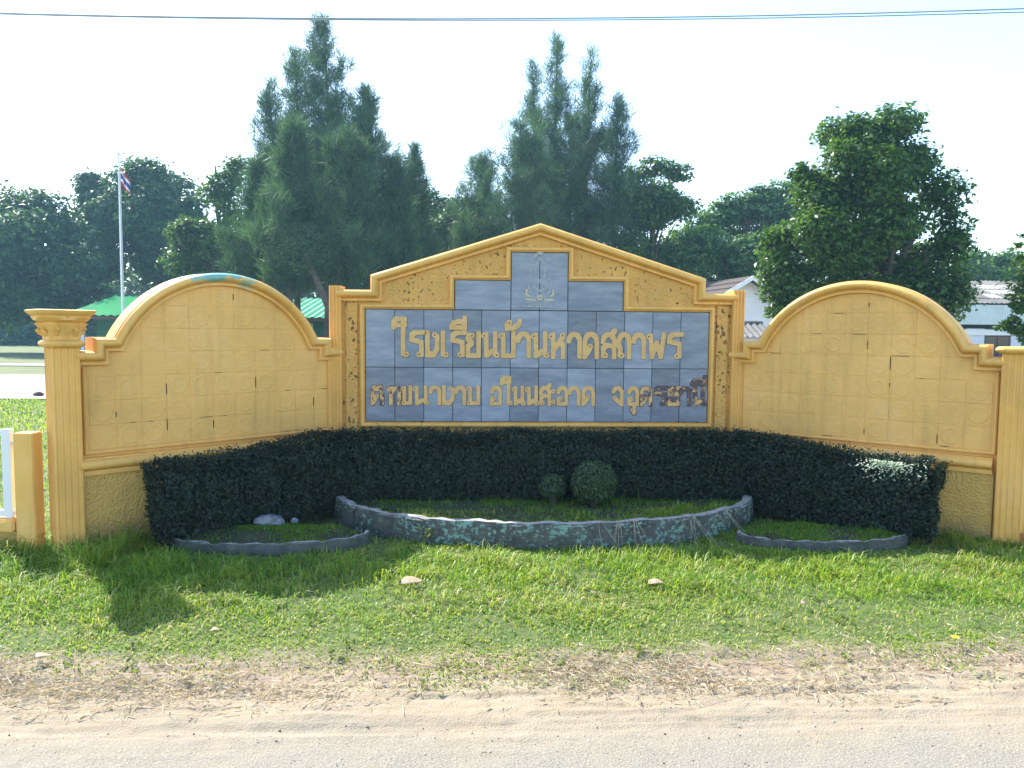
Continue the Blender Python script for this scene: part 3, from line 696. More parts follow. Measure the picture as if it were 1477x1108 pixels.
def ell(p0, pm, p1, n=60):
    """half-ellipse-like curve from p0 through the bulge pm to p1"""
    p0, pm, p1 = map(np.array, (p0, pm, p1)); c = (p0+p1)/2; u = (p1-p0)/2; v = pm-c
    return [tuple(c-u*math.cos(t)+v*math.sin(t)) for t in np.linspace(0, math.pi, n)]
PL = ell((-1.76, -.30), (-.02, -1.50), (1.82, -.38), 90)
planter('curved_planter', PL, .085, .19, 'curved raised planter with flaking teal paint below the slate panel', .13)
planter('low_curved_planter', ell(tuple(gp(236, 772, .08)[:2]), tuple(gp(385, 786, .08)[:2]), tuple(gp(534, 766, .08)[:2]), 44), .045, .085, 'low curved concrete kerb bed left of the teal planter, with a pale rock', .065, 'kerb')
planter('low_curved_planter', ell(tuple(gp(1062, 766, .07)[:2]), tuple(gp(1180, 783, .07)[:2]), tuple(gp(1312, 770, .07)[:2]), 44), .045, .075, 'low curved concrete kerb bed between the teal planter and the capless pillar', .055, 'kerb')

# ------------------------------------------------------------------ leaf clouds
def leaf_mesh(name, P, N, size, asp=.5, rnd=None, bend=.25):
    """diamond-shaped leaves at points P with normals N"""
    n = len(P); size = np.broadcast_to(np.asarray(size, float), (n,))
    N = N/np.linalg.norm(N, axis=1)[:, None]
    A = rng.normal(size=(n, 3)); A -= (A*N).sum(1)[:, None]*N; A /= np.linalg.norm(A, axis=1)[:, None]; B = np.cross(N, A)
    s = size[:, None]
    V = np.stack([P-A*s*.5, P+B*s*asp*.5+N*s*bend*.2, P+A*s*.5-N*s*bend*.3, P-B*s*asp*.5+N*s*bend*.2], 1).reshape(-1, 3)
    i = np.arange(n)*4; F = np.stack([i, i+1, i+2, i+3], -1)
    if rnd is None: rnd = rng.random(n)
    return mesh_np(name, V, F, rnd)
def sph(n):
    v = rng.normal(size=(n, 3)); return v/np.linalg.norm(v, axis=1)[:, None]

# ------------------------------------------------------------------ hedge
hp = np.array([(-3.03, -.72), (-1.78, .42), (1.78, .42), (3.07, -.76)])   # placed below along the wall fronts
off = .165
HPATH = np.array([(-C-(WL-.57)*ca+off*sa, -(WL-.57)*sa-off*ca), (-C+.5*off*sa+.02, -off*.95), (C-.5*off*sa-.02, -off*.95), (C+(WL-.56)*ca-off*sa, -(WL-.56)*sa-off*ca)])
def hedge():
    root = empty('clipped_hedge', (0, -.3, 0)); tag(root, 'dark clipped hedge running along the foot of the yellow wall', 'hedge')
    seg = np.diff(HPATH, axis=0); L = np.linalg.norm(seg, axis=1); cum = np.concatenate([[0], np.cumsum(L)]); tot = cum[-1]
    def at(s):
        k = np.clip(np.searchsorted(cum, s, side='right')-1, 0, 2); t = (s-cum[k])/L[k]
        return HPATH[k]+seg[k]*t[:, None], np.stack([seg[k, 1]/L[k], -seg[k, 0]/L[k]], -1)
    hw = .140
    def topz(s): return .615+.085*sstep(.1, 1.6, s)*(1-sstep(tot-1.6, tot-.1, s))+.02*(fbm(s*3, s*0+1)-.47)
    P, N = [], []
    def surf(n, mode):
        s = rng.random(n)*tot
        if mode == 'front': z = rng.random(n); o = np.full(n, hw)
        elif mode == 'top': z = np.ones(n); o = rng.uniform(-hw, hw, n)
        elif mode == 'end': s = np.where(rng.random(n) < .5, 0., tot)+0; z = rng.random(n); o = rng.uniform(-hw, hw, n)
        else: z = rng.random(n); o = rng.uniform(-hw, hw, n)
        p, nn = at(np.clip(s, 1e-6, tot-1e-6))
        zz = .06+z*(topz(s)-.06)
        bul = (fbm(s*2.4, zz*3.2)-.47)*.13+(fbm(s*9, zz*9)-.47)*.08
        if mode == 'front':
            rc_ = sstep(.8, 1., z)*.06+(1-sstep(0., .45, z))*.07; o = o+bul-rc_; q = p+nn*o[:, None]; nrm = np.concatenate([nn, np.full((n, 1), .25)], 1)
        elif mode == 'top': zz = zz+bul*.6-sstep(.6, 1., np.abs(o)/hw)*.05; q = p+nn*o[:, None]; nrm = np.concatenate([nn*.2, np.ones((n, 1))], 1)
        elif mode == 'end':
            tdir = np.stack([-nn[:, 1], nn[:, 0]], -1)*np.where(s < 1, -1, 1)[:, None]
            q = p+nn*o[:, None]+tdir*(bul+.02)[:, None]; nrm = np.concatenate([tdir, np.full((n, 1), .2)], 1)
        else: q = p+nn*(o*.55)[:, None]; zz = .07+(zz-.06)*.90; nrm = sph(n)
        P.append(np.column_stack([q, zz])+rng.normal(size=(n, 3))*.012); N.append(nrm+rng.normal(size=(n, 3))*.55)
    surf(46000, 'front'); surf(21000, 'top'); surf(6000, 'end'); n_out = 73000; surf(34000, 'in')
    P, N = np.concatenate(P), np.concatenate(N)
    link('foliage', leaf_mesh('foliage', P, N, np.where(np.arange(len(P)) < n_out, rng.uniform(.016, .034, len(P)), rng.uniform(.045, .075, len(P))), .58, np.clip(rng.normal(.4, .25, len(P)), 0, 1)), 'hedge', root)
    # sprigs standing out of the clipped top
    n = 900; s = rng.random(n)*tot; p, nn = at(s); o = rng.uniform(-hw, hw, n); q = p+nn*o[:, None]; z = topz(s)
    Q = []; NN = []
    for k in range(5):
        Q.append(np.column_stack([q+rng.normal(size=(n, 2))*.012, z+.008*k+.012*rng.random(n)])); NN.append(sph(n))
    link('sprigs', leaf_mesh('sprigs', np.concatenate(Q), np.concatenate(NN), .022, .5), 'hedge', root)
    n = 170; s = rng.random(n)*tot; p, nn = at(s); fr_ = rng.random(n) < .45
    o = np.where(fr_, hw, rng.uniform(-hw, hw, n)); q = np.column_stack([p+nn*o[:, None], np.where(fr_, rng.uniform(.25, .6, n), topz(s)-.02)]); Q, NN = [], []
    dr = np.column_stack([nn*np.where(fr_, 1., .2)[:, None], np.where(fr_, .5, 1.)])+rng.normal(size=(n, 3))*.3; ll = rng.uniform(.03, .085, n)[:, None]
    for k in range(8): Q.append(q+dr*ll*(k/7)+rng.normal(size=(n, 3))*.006); NN.append(sph(n))
    link('stray_shoots', leaf_mesh('stray_shoots', np.concatenate(Q), np.concatenate(NN), .019, .5, np.full(8*n, .95)), 'hedge', root)
    st = MB()
    for s_ in np.arange(.08, tot, .17):
        p, nn = at(np.array([s_]))
        for _ in range(2):
            b = p[0]+rng.normal(size=2)*.03; t = b+rng.normal(size=2)*.07; st.tube([(b[0], b[1], -.03), ((b[0]+t[0])/2+.01, (b[1]+t[1])/2, .25), (t[0], t[1], .52)], [.009, .007, .004], 5)
    st.build('stem', 'bark', root)
    # pale leaves near the right-hand end
    n = 330; s = tot-.26+rng.normal(size=n)*.10; s = np.clip(s, 0, tot-.02); p, nn = at(s); z = .625-np.abs(rng.normal(size=n))*.06
    o = hw+.022+rng.uniform(-.02, .015, n); q = p+nn*o[:, None]
    o_ = link('pale_leaf_patch', leaf_mesh('pale_leaf_patch', np.column_stack([q, z]), np.concatenate([nn, np.ones((n, 1))], 1)+rng.normal(size=(n, 3))*.4, rng.uniform(.014, .026, n), .6), 'pale_leaf', root)
    o_['label'] = 'patch of pale whitish leaves'; o_['kind'] = 'stuff'
hedge()
def ball_shrub(px, py, d, r, label, zb):
    c = ad(px, py, d); root = empty('ball_shrub', (c[0], c[1], zb)); tag(root, label, 'shrub', 'clipped ball shrubs in the planter')
    n = int(5200*(r/.19)**2); u = sph(n); rad = r*(1-.34*rng.random(n)**1.8)*(1+.22*(fbm(u[:, 0]*2.5+5, u[:, 2]*2.5+u[:, 1])-.47)+.16*(fbm(u[:, 0]*7+5, u[:, 2]*7+u[:, 1]*5)-.47))
    P = u*rad[:, None]; P[:, 2] = P[:, 2]*.96+(c[2]-zb)
    link('foliage', leaf_mesh('foliage', P, u+rng.normal(size=(n, 3))*.6, rng.uniform(.014, .028, n), .6), 'hedge2', root)
    st = MB()
    for k in range(5):
        a = k*1.26; st.tube([(.01*math.cos(a), .01*math.sin(a), -.02), (.03*math.cos(a), .03*math.sin(a), (c[2]-zb)*.5), (.5*r*math.cos(a), .5*r*math.sin(a), c[2]-zb)], [.011, .009, .005], 6)
    st.build('stem', 'bark', root)
M['hedge2'] = foliage('ball_shrub_leaf', (.035, .065, .03), (.09, .13, .06), .25, .45)
ball_shrub(857, 696, 6.0, .186, 'larger clipped ball shrub in the teal planter', .12)
ball_shrub(797, 702, 6.08, .112, 'smaller low clipped ball shrub in the teal planter', .13)

# ------------------------------------------------------------------ rocks, leaves, flower, stems
def rock(px, py, wx, hz, label, seed, z0=.07):
    c = gp(px, py, z0); rc = np.random.default_rng(seed); bm = bmesh.new(); bmesh.ops.create_icosphere(bm, subdivisions=3, radius=1)
    dirs = rc.normal(size=(11, 3)); dirs /= np.linalg.norm(dirs, axis=1)[:, None]; lim = rc.uniform(.62, .95, 11)
    for v in bm.verts:
        p = np.array(v.co)
        for d_, l_ in zip(dirs, lim):
            k = p@d_
            if k > l_: p = p-d_*(k-l_)*.92
        p += rc.normal(size=3)*.035; v.co = (p[0]*wx*.5, p[1]*wx*.36, p[2]*hz*.62+hz*.40)
    me = bpy.data.meshes.new('rock'); bm.to_mesh(me); bm.free(); o = link('rock', me, 'rock'); o.location = c; tag(o, label, 'rock'); return o
rock(388, 761, .225, .105, 'pale grey angular rock lying in front of the hedge', 4)
rock(425, 756, .06, .05, 'fist sized pale rock behind the larger one by the hedge', 9)
def dry_leaf(px, py, L, rz, label):
    c = gp(px, py, .05); m = MB(); n = 9
    for i in range(n):
        t = i/(n-1); wd = math.sin(math.pi*t)**.7*.30*L; z = .012*math.sin(t*3+rz)
        m.v += [((t-.5)*L, -wd, z+.012*L/.1*.5), ((t-.5)*L, 0, z), ((t-.5)*L, wd, z+.016*L/.1*.5*(1+.5*math.sin(5*t)))]
    for i in range(n-1):
        for j in range(2): m.f.append((i*3+j, (i+1)*3+j, (i+1)*3+j+1, i*3+j+1))
    o = m.build('fallen_leaf', 'leaf_dry', None, 180); o.location = (c[0], c[1], float(hgt(c[0], c[1]))+.032); o.rotation_euler = (.10, -.06, rz); tag(o, label, 'leaf', 'dry leaves fallen on the lawn')
    md = o.modifiers.new('thick', 'SOLIDIFY'); md.thickness = .0015
FL = 'dry brown curled leaf lying on the sunlit grass'
dry_leaf(593, 838, .15, .3, 'largest curled dry leaf, on the grass near the shadow edge below the planter'); dry_leaf(856, 849, .075, 1.2, 'small dry leaf on the grass below the ball shrubs'); dry_leaf(945, 838, .11, -.2, 'broad pale dry leaf on the grass below the right half of the teal planter'); dry_leaf(270, 972, .055, 2.2, 'tiny dry leaf among the straw at the dirt edge')
dry_leaf(62, 942, .08, 1.0, 'dry leaf at the ragged grass edge in front of the white railing'); dry_leaf(1160, 868, .06, .6, 'small dry leaf in sunlit grass in front of the low bed by the capless pillar'); dry_leaf(310, 905, .05, .1, 'tiny dry leaf beside the tip of the capital shadow')
fc = gp(1377, 926, .04); fl = empty('yellow_flower', (fc[0], fc[1], float(hgt(fc[0], fc[1])))); tag(fl, 'small yellow flower in the grass edge near the dirt', 'flower')
MB().tube([(0, 0, -.01), (.003, 0, .05)], .002, 5).build('stalk', 'blade_green', fl) if 'blade_green' in M else MB().tube([(0, 0, -.01), (.003, 0, .05)], .002, 5).build('stalk', 'twig', fl)
pm = MB()
for k in range(10):
    a = 2*math.pi*k/10; c_, s_ = math.cos(a), math.sin(a); q = lambda r, w, z: (r*c_-w*s_, r*s_+w*c_, z)
    pm.add([q(.002, 0, .05), q(.013, -.006, .056), q(.022, 0, .058), q(.013, .006, .056)], [(0, 1, 2, 3)])
pm.build('petal_ring', 'flower', fl)
bm = bmesh.new(); bmesh.ops.create_icosphere(bm, subdivisions=2, radius=.007); me = bpy.data.meshes.new('flower_centre'); bm.to_mesh(me); bm.free(); o = link('flower_centre', me, 'flower', fl); o.location = (.002, 0, .054)
stems = MB()
for px, n in ((860, 2), (895, 4), (915, 4), (990, 4), (1000, 2), (1040, 3)):
    t = (px-500)/570*math.pi; base = ell((-1.76, -.30), (-.02, -1.50), (1.82, -.38), 200)
    q = min(base, key=lambda b: abs((lambda v: W0/2+FPX*(v@RT)/(v@FW))(np.array([b[0], b[1], .19])-CAM)-px))
    for k in range(n):
        dx, L = random.uniform(-.16, .20), random.uniform(.10, .22)
        stems.tube([(q[0], q[1]+.05, .17), (q[0]+dx*.2, q[1]-.02, .205), (q[0]+dx*.6, q[1]-.07-L*.2, .11), (q[0]+dx, q[1]-.10-L*.6, .015)], [.0022, .0022, .0018, .0012], 4)
o = stems.build('dead_stems', 'twig'); o['kind'] = 'stuff'; tag(o, 'dry dead grass stems drooping over the teal planter rim', 'dead stems')

def weed(px, py, h, n, label):
    c = gp(px, py); root = empty('broadleaf_weed', (c[0], c[1], float(hgt(c[0], c[1])))); tag(root, label, 'weed')
    st = MB(); P, N = [], []
    for k in range(n):
        a = random.uniform(0, 6.28); L = h*random.uniform(.6, 1.); e = np.array([math.cos(a)*L*.35, math.sin(a)*L*.35, L])
        st.tube([(0, 0, -.02), e*.55+np.array([0, 0, .02]), e], [.003, .0025, .0012], 5)
        for q in np.linspace(.35, 1, 7): P.append(e*q+np.random.default_rng(k).normal(size=3)*.012); N.append((math.cos(a+q*9)*.6, math.sin(a+q*9)*.6, .8))
    st.build('stem', 'twig', root); link('leaves', leaf_mesh('leaves', np.array(P), np.array(N), .035, .45), 'grass', root)
weed(612, 786, .14, 6, 'leafy weed sprouting at the sunlit foot of the teal planter')
weed(108, 806, .10, 6, 'weed growing at the foot of the pillar with the capital')
sb = gp(56, 571); so = rock(56, 571, .26, .10, 'dark brown stone lying on the edge of the sandy yard', 21, -.02); so.data.materials[0] = simple('dark_stone', (.08, .06, .05), .9, .3, 9, .3)
# ------------------------------------------------------------------ grass, straw, gravel
def blades(P, hgt_, wid, lean, rnd, ang=None):
    """bent two-segment blades; P base points"""
    n = len(P); a = rng.random(n)*2*math.pi if ang is None else ang
    D = np.stack([np.cos(a), np.sin(a), np.zeros(n)], -1); S = np.stack([-np.sin(a), np.cos(a), np.zeros(n)], -1)
    h = hgt_[:, None]; w = wid[:, None]; l = lean[:, None]; Z = np.array([[0, 0, 1.]])
    m = P+D*h*l*.35+Z*h*.62; t = P+D*h*l+Z*h*(1-.35*l)
    V = np.stack([P-S*w*.5, P+S*w*.5, m+S*w*.42, m-S*w*.42, t], 1).reshape(-1, 3); i = np.arange(n)*5
    F1 = np.stack([i, i+1, i+2, i+3], -1); F2 = np.stack([i+3, i+2, i+4, i+4], -1)
    return V, np.concatenate([np.stack([i, i+1, i+2], -1), np.stack([i, i+2, i+3], -1), np.stack([i+3, i+2, i+4], -1)]), np.concatenate([rnd]*3)
def in_view(x, y, m=.35):
    vx, vy = x-CAM[0], y-CAM[1]; d = vx*FH[0]+vy*FH[1]; l = vx*RT[0]+vy*RT[1]
    return np.abs(l) < d*.70+m
def lawn_front():
    n = 330000; x = rng.uniform(-5.4, 5.4, n); y = rng.uniform(-3.62, -.75, n)
    edge = -3.33+.62*(fbm(x*1.3, x*0+4.2)-.47)+.42*(fbm(x*5, y*5)-.47)
    patch = fbm(x*2.1+9, y*2.1)
    dens = sstep(-.24, .20, y-edge)*(.42+.58*sstep(.34, .52, patch+.30*(fbm(x*9, y*9)-.47)))
    k = (rng.random(n) < dens*.68) & in_view(x, y)
    # nothing grows through the planter walls / deep under the hedge
    k &= ~((y > -1.0) & (np.abs(x) < 2.6) & (y > -.9+.25*np.abs(x)-.2))
    x, y = x[k], y[k]; patch = patch[k]; n = len(x)
    clump = fbm(x*6+2, y*6)
    near = sstep(-3.2, -2.0, y); tall = sstep(-2.2, -1.5, y)*(.35+.65*sstep(.40, .62, fbm(x*1.7, y*1.7+8)))
    left = sstep(-1.6, -2.8, x)*sstep(-3.1, -2.3, y)
    kb = (np.abs(x) > 1.2)*(np.abs(x) < 3.0)*sstep(-1.95, -1.62, y)
    tuft = sstep(.50, .66, fbm(x*4.3+7, y*4.3)+.12*rng.normal(size=n))
    h = (.022+.022*near+.045*tall+.030*left)*(.5+1.0*rng.random(n))*(.45+.9*clump+.9*tuft*near)*(1-.62*kb)*(1-.55*sstep(-1.75, -1.55, y)*(np.abs(x) < 1.3))
    z = hgt(x, y); z = np.where((y > -1.52) & (np.abs(x) < 1.5) & (y > -1.40+.2*x*x), .14, z)
    dry = np.clip(.27-.17*near-.12*left+.65*(fbm(x*1.6+3, y*2.4+1)-.42), 0, 1)
    r = np.where(rng.random(n) < dry*1.2, rng.uniform(.68, 1., n), np.clip(rng.normal(.42, .17, n)+.45*(fbm(x*2.7, y*2.7)-.47)-.04*tall+.10*tuft, 0, .74))
    V, F, R = blades(np.stack([x, y, z-.004], -1), h, rng.uniform(.0036, .0080, n), rng.uniform(.25, 1.5, n), r)
    o = link('lawn_grass', mesh_np('lawn_grass', V, F, R), 'blade'); o['kind'] = 'stuff'; tag(o, 'short green grass in front of the yellow wall', 'grass')
lawn_front()
def planter_grass():
    for (inner, cx, cy, sz), nm, lab, n, hs in zip(BEDS, ('planter_grass', 'bed_grass', 'bed_grass'), ('grass and weeds growing inside the teal planter', 'sparse grass in the low bed with the pale rock', 'sparse grass in the low bed near the capless pillar'), (26000, 9000, 9000), (1., .8, .8)):
        i = rng.uniform(0, len(inner)-1.001, n); k = i.astype(int); f = (i-k)[:, None]; q = inner[k]*(1-f)+inner[k+1]*f; t = rng.random(n)**1.4*.95+.03
        x = q[:, 0]+(cx-q[:, 0])*t*.96; y = q[:, 1]+(cy+.25-q[:, 1])*t*.96
        z = sz+.03*np.sin(t*3)+.05*(fbm(x*5, y*5)-.47)
        keep = rng.random(n) < .18+.82*sstep(.38, .54, fbm(x*3.3+2, y*3.3)); x, y, z = x[keep], y[keep], z[keep]; m_ = len(x)
        h = rng.uniform(.014, .040, m_)*(1+1.2*(fbm(x*4, y*4)-.47))*hs; h[rng.random(m_) < .004] *= 4.
        V, F, Rr = blades(np.stack([x, y, z-.004], -1), h, rng.uniform(.003, .006, m_), rng.uniform(.3, 1.4, m_), np.clip(rng.normal(.28, .2, m_), 0, 1))
        o = link(nm, mesh_np(nm, V, F, Rr), 'blade'); o['kind'] = 'stuff'; tag(o, lab, 'grass')
planter_grass()
def lawn_weeds():
    n = 300; x = rng.uniform(-4.2, 4.4, n); y = -3.4+1.9*rng.random(n)**.8; k = in_view(x, y, .1) & (y < -1.7); x, y = x[k], y[k]; n = len(x)
    j = np.repeat(np.arange(n), 9); m_ = len(j); a = rng.random(m_)*6.28; r = rng.uniform(.008, .034, m_)
    P = np.stack([x[j]+np.cos(a)*r, y[j]+np.sin(a)*r, hgt(x[j], y[j])+rng.uniform(.008, .04, m_)], -1); N = np.stack([np.cos(a)*.5, np.sin(a)*.5, np.ones(m_)], -1)+rng.normal(size=(m_, 3))*.25
    o = link('lawn_weeds', leaf_mesh('lawn_weeds', P, N, rng.uniform(.018, .038, m_), .5), 'grass'); o['kind'] = 'stuff'; tag(o, 'small broad leaved weeds dotted through the front lawn', 'weeds')
lawn_weeds()
def back_grass():
    n = 95000; x = rng.uniform(-13, 13, n); y = rng.uniform(-1.4, 10.5, n)
    k = ~((np.abs(x) < 3.4) & (y < .4)) & ~((np.abs(x) < 3.4) & (rng.random(n) < .6)); k &= in_view(x, y, 1.0)
    k &= ~((y < -1.1) & (np.abs(x) < 3.3))
    x, y = x[k], y[k]; n = len(x); d = np.hypot(x-CAM[0], y-CAM[1])
    z = np.where((np.abs(x) < 7) & (y < 1), hgt(x, y), -.05)
    V, F, R = blades(np.stack([x, y, z], -1), rng.uniform(.04, .09, n), rng.uniform(.006, .010, n)*(d/7), rng.uniform(.3, 1.3, n), np.clip(rng.normal(.55, .2, n)+.5*(fbm(x*.7, y*.7)-.47), 0, 1))
    o = link('back_lawn_grass', mesh_np('back_lawn_grass', V, F, R), 'blade'); o['kind'] = 'stuff'; tag(o, 'grass of the school lawn behind the wall', 'grass')
back_grass()
def straw():
    n = 25000; x = rng.uniform(-5, 5, n); y = np.clip(rng.normal(-3.43, .12, n), -3.75, -2.6)
    dens = sstep(.40, .58, fbm(x*1.4+5, y*3+2)); k = (rng.random(n) < .12+.88*dens) & in_view(x, y); x, y = x[k], y[k]; n = len(x)
    a = rng.random(n)*2*math.pi; L = rng.uniform(.025, .10, n)*np.where(rng.random(n) < .06, 2.3, 1.); w = rng.uniform(.0008, .0019, n)
    D = np.stack([np.cos(a), np.sin(a)*.8], -1); S = np.stack([-np.sin(a), np.cos(a)], -1)
    V = []
    for s_, sd_ in ((-.5, -1), (-.5, 1), (0, 1), (0, -1), (.5, 1), (.5, -1)):
        bx = x+D[:, 0]*L*s_+S[:, 0]*w*.5*sd_+S[:, 0]*L*.10*(s_ == 0); by = y+D[:, 1]*L*s_+S[:, 1]*w*.5*sd_+S[:, 1]*L*.10*(s_ == 0)
        V.append(np.stack([bx, by, hgt(bx, by)+.004+.010*(s_ == 0)+.016*rng.random(n)*(abs(s_) > .1)], -1))
    V = np.stack(V, 1).reshape(-1, 3); i = np.arange(n)*6
    F = np.concatenate([np.stack([i, i+1, i+2, i+3], -1), np.stack([i+3, i+2, i+4, i+5], -1)]); r = rng.random(n)
    o = link('dry_straw', mesh_np('dry_straw', V, F, np.concatenate([r, r])), 'straw'); o['kind'] = 'stuff'; tag(o, 'dry straw and cut grass along the dirt edge', 'straw')
straw()
def gravel():
    n = 5200; x = rng.uniform(-4.2, 4.2, n); y = np.where(rng.random(n) < .8, rng.uniform(-5.2, -3.85, n), rng.uniform(-3.9, -3.2, n)); k = in_view(x, y); x, y = x[k], y[k]; n = len(x)
    r = .0022+.0045*rng.random(n)**3; z = hgt(x, y)
    base = np.array([(1, 0, 0), (-.5, .87, 0), (-.5, -.87, 0), (0, 0, .9), (0, 0, -.8)]); V = base[None]*r[:, None, None]*(1+.5*rng.normal(size=(n, 5, 1)))
    a = rng.random(n)*6.28; c, s = np.cos(a)[:, None], np.sin(a)[:, None]; V = np.stack([V[..., 0]*c-V[..., 1]*s, V[..., 0]*s+V[..., 1]*c, V[..., 2]], -1)+np.stack([x, y, z], -1)[:, None]
    i = np.arange(n)[:, None]*5; F = np.concatenate([i+np.array(t)[None] for t in ((0, 1, 3), (1, 2, 3), (2, 0, 3), (1, 0, 4), (2, 1, 4), (0, 2, 4))])
    M['grit'] = foliage('road_grit', (.10, .085, .07), (.50, .45, .38), 0., .9)
    o = link('gravel', mesh_np('gravel', V.reshape(-1, 3), F, np.tile(rng.random(n), 6)), 'grit'); o['kind'] = 'stuff'; tag(o, 'loose grit on the dusty road edge', 'gravel')
gravel()

# ------------------------------------------------------------------ trees
def limb_tree(h, r0, nl, spread, lean=(0, 0), z_first=.3):
    m = MB(); pts = [(lean[0]*t, lean[1]*t, h*t-.1) for t in np.linspace(0, 1, 7)]
    pts = [(x+random.uniform(-.02, .02)*h*(i > 0), y+random.uniform(-.02, .02)*h*(i > 0), z) for i, (x, y, z) in enumerate(pts)]
    m.tube(pts, [r0*(1.25-1.05*t) for t in np.linspace(0, 1, 7)], 8)
    for k in range(nl):
        t = random.uniform(z_first, .92); i = int(t*6); b = np.array(pts[i]); a = random.uniform(0, 6.28); L = spread*random.uniform(.5, .95)*(1.15-t*.6)
        e = b+np.array([math.cos(a)*L, math.sin(a)*L, L*random.uniform(.25, .8)])
        m.tube([b, (b+e)/2+np.array([0, 0, -.05*L]), e], [r0*.42*(1.2-t), r0*.28*(1.2-t), r0*.08], 6)
    return m
def crown_blobs(blobs, n, size, shell=.55, flat=1.0, drop=.0):
    """blobs: (x,y,z,rx,ry,rz). Clumps of leaves near the blob surfaces"""
    B = np.array(blobs, float); wgt = (B[:, 3]*B[:, 5])**1.0; wgt /= wgt.sum()
    n = int(n*1.7); nc = max(40, n//24); k = rng.choice(len(B), nc, p=wgt); u = sph(nc); rad = shell+(1.08-shell)*rng.random(nc)**.6; rad = np.where(rng.random(nc) < .28, rng.random(nc)**.5*.8, rad)
    cc = B[k, :3]+u*rad[:, None]*B[k, 3:6]; cu = u
    j = rng.integers(0, nc, n); cs = (B[k[j], 3:6].mean(1))*.23
    P = cc[j]+rng.normal(size=(n, 3))*cs[:, None]*np.array([1, 1, .62*flat])
    N = cu[j]*.55+np.array([0, 0, .75])+rng.normal(size=(n, 3))*.5
    r = np.clip(.45+.18*rng.normal(size=n)+(rng.random(nc)[j]-.5)*.35, 0, 1)
    return P, N, rng.uniform(.5, 1.45, n)*size, r
def broad_tree(name, px, d, blobs_px, n, leaf, label, mat='broad', trunk_r=.2, cat='tree', group=None, flat=1., shell=.55, bark='bark', asp=.5, trunk_top=None):
    """blobs_px: (px,py,rpx_x,rpx_y[,depth_off]) in photo pixels at distance d"""
    base = ad(px, 480, d); base[2] = -.05; root = empty(name, base); tag(root, label, cat, group)
    bl = []
    for b in blobs_px:
        c = ad(b[0], b[1], d+(b[4] if len(b) > 4 else 0))-base; k = d/FPX; bl.append((c[0], c[1], c[2], b[2]*k, min(b[2], b[3]*1.3)*k*.95, b[3]*k))
    P, N, S, r = crown_blobs(bl, n, leaf, shell, flat)
    link('crown', leaf_mesh('crown', P, N, S, asp, r), mat, root)
    top = max(b[2] for b in bl) if trunk_top is None else trunk_top; sp = max(b[3] for b in bl)
    limb_tree(top, trunk_r, 10, sp*1.2).build('trunk', bark, root)
    # inner limbs out to each blob so that clumps hang on wood
    m = MB()
    for b in bl:
        z0 = min(b[2]*.55, top*.7); m.tube([(0, 0, z0), (b[0]*.5, b[1]*.5, (z0+b[2])*.5+.1), (b[0], b[1], b[2])], [trunk_r*.5, trunk_r*.3, trunk_r*.1], 6)
    m.build('limb', bark, root)
    return root
def jit(cx, cy, rx, ry, k, r, seed=0, dz=1.5):
    rc = random.Random(seed); out = []
    for _ in range(k):
        a = rc.uniform(0, 6.28); q = math.sqrt(rc.random()); out.append((cx+rx*q*math.cos(a), cy+ry*q*math.sin(a), r*rc.uniform(.7, 1.25), r*rc.uniform(.6, 1.05), rc.uniform(-dz, dz)))
    return out
# left: big dark trees over the yard
broad_tree('shade_tree', 88, 50, jit(40, 375, 75, 75, 15, 34, 1, 3)+[(60, 300, 40, 26), (20, 310, 40, 30), (110, 340, 34, 26), (-40, 330, 50, 40), (120, 430, 30, 30), (-10, 430, 50, 40)], 24000, .36, 'broad dark shade tree with whitewashed trunk left of the flagpole', 'broad_far', .30, shell=.5, bark='bark_white')
broad_tree('shade_tree', 120, 54, jit(140, 330, 32, 60, 8, 26, 2, 2)+[(130, 265, 20, 14), (150, 290, 28, 22)], 11000, .34, 'slim dark tree rising just behind the flagpole', 'broad_far', .22, group=None)
broad_tree('shade_tree', 232, 52, jit(225, 330, 62, 75, 14, 30, 3, 3)+[(215, 258, 30, 20), (250, 275, 30, 22), (190, 290, 26, 22)], 19000, .34, 'rounded dense tree between the flagpole and the green roof', 'broad_far', .26)
broad_tree('shade_tree', 318, 40, jit(300, 340, 45, 60, 10, 24, 4, 2)+[(330, 252, 22, 20), (318, 275, 26, 20), (345, 236, 10, 12), (290, 378, 30, 16)], 11000, .24, 'loose light green tree beside the left casuarinas', 'broad', .2)
# middle, behind the gable
broad_tree('shade_tree', 640, 46, jit(640, 330, 60, 60, 12, 28, 5, 3), 12000, .28, 'dark leafy tree between the two casuarina groves', 'broad_far', .25)
broad_tree('shade_tree', 935, 42, jit(935, 325, 55, 48, 13, 26, 6, 2)+[(945, 242, 26, 16), (975, 250, 24, 12), (915, 260, 22, 18), (985, 300, 24, 16)], 12000, .24, 'open crowned tree right of the tall casuarina grove', 'broad', .2)
broad_tree('rain_tree', 1070, 44, [(950, 388, 22, 14), (968, 364, 26, 15), (990, 344, 28, 16), (1015, 326, 30, 17), (1042, 310, 32, 18), (1072, 296, 34, 18), (1104, 286, 34, 18), (1138, 280, 34, 18), (1170, 284, 34, 20)]+jit(1060, 365, 95, 34, 16, 28, 7, 3)+jit(1120, 325, 60, 28, 8, 28, 17, 3), 30000, .27, 'wide umbrella shaped rain tree behind the white house', 'rain', .35, flat=.6, shell=.6, asp=.45)
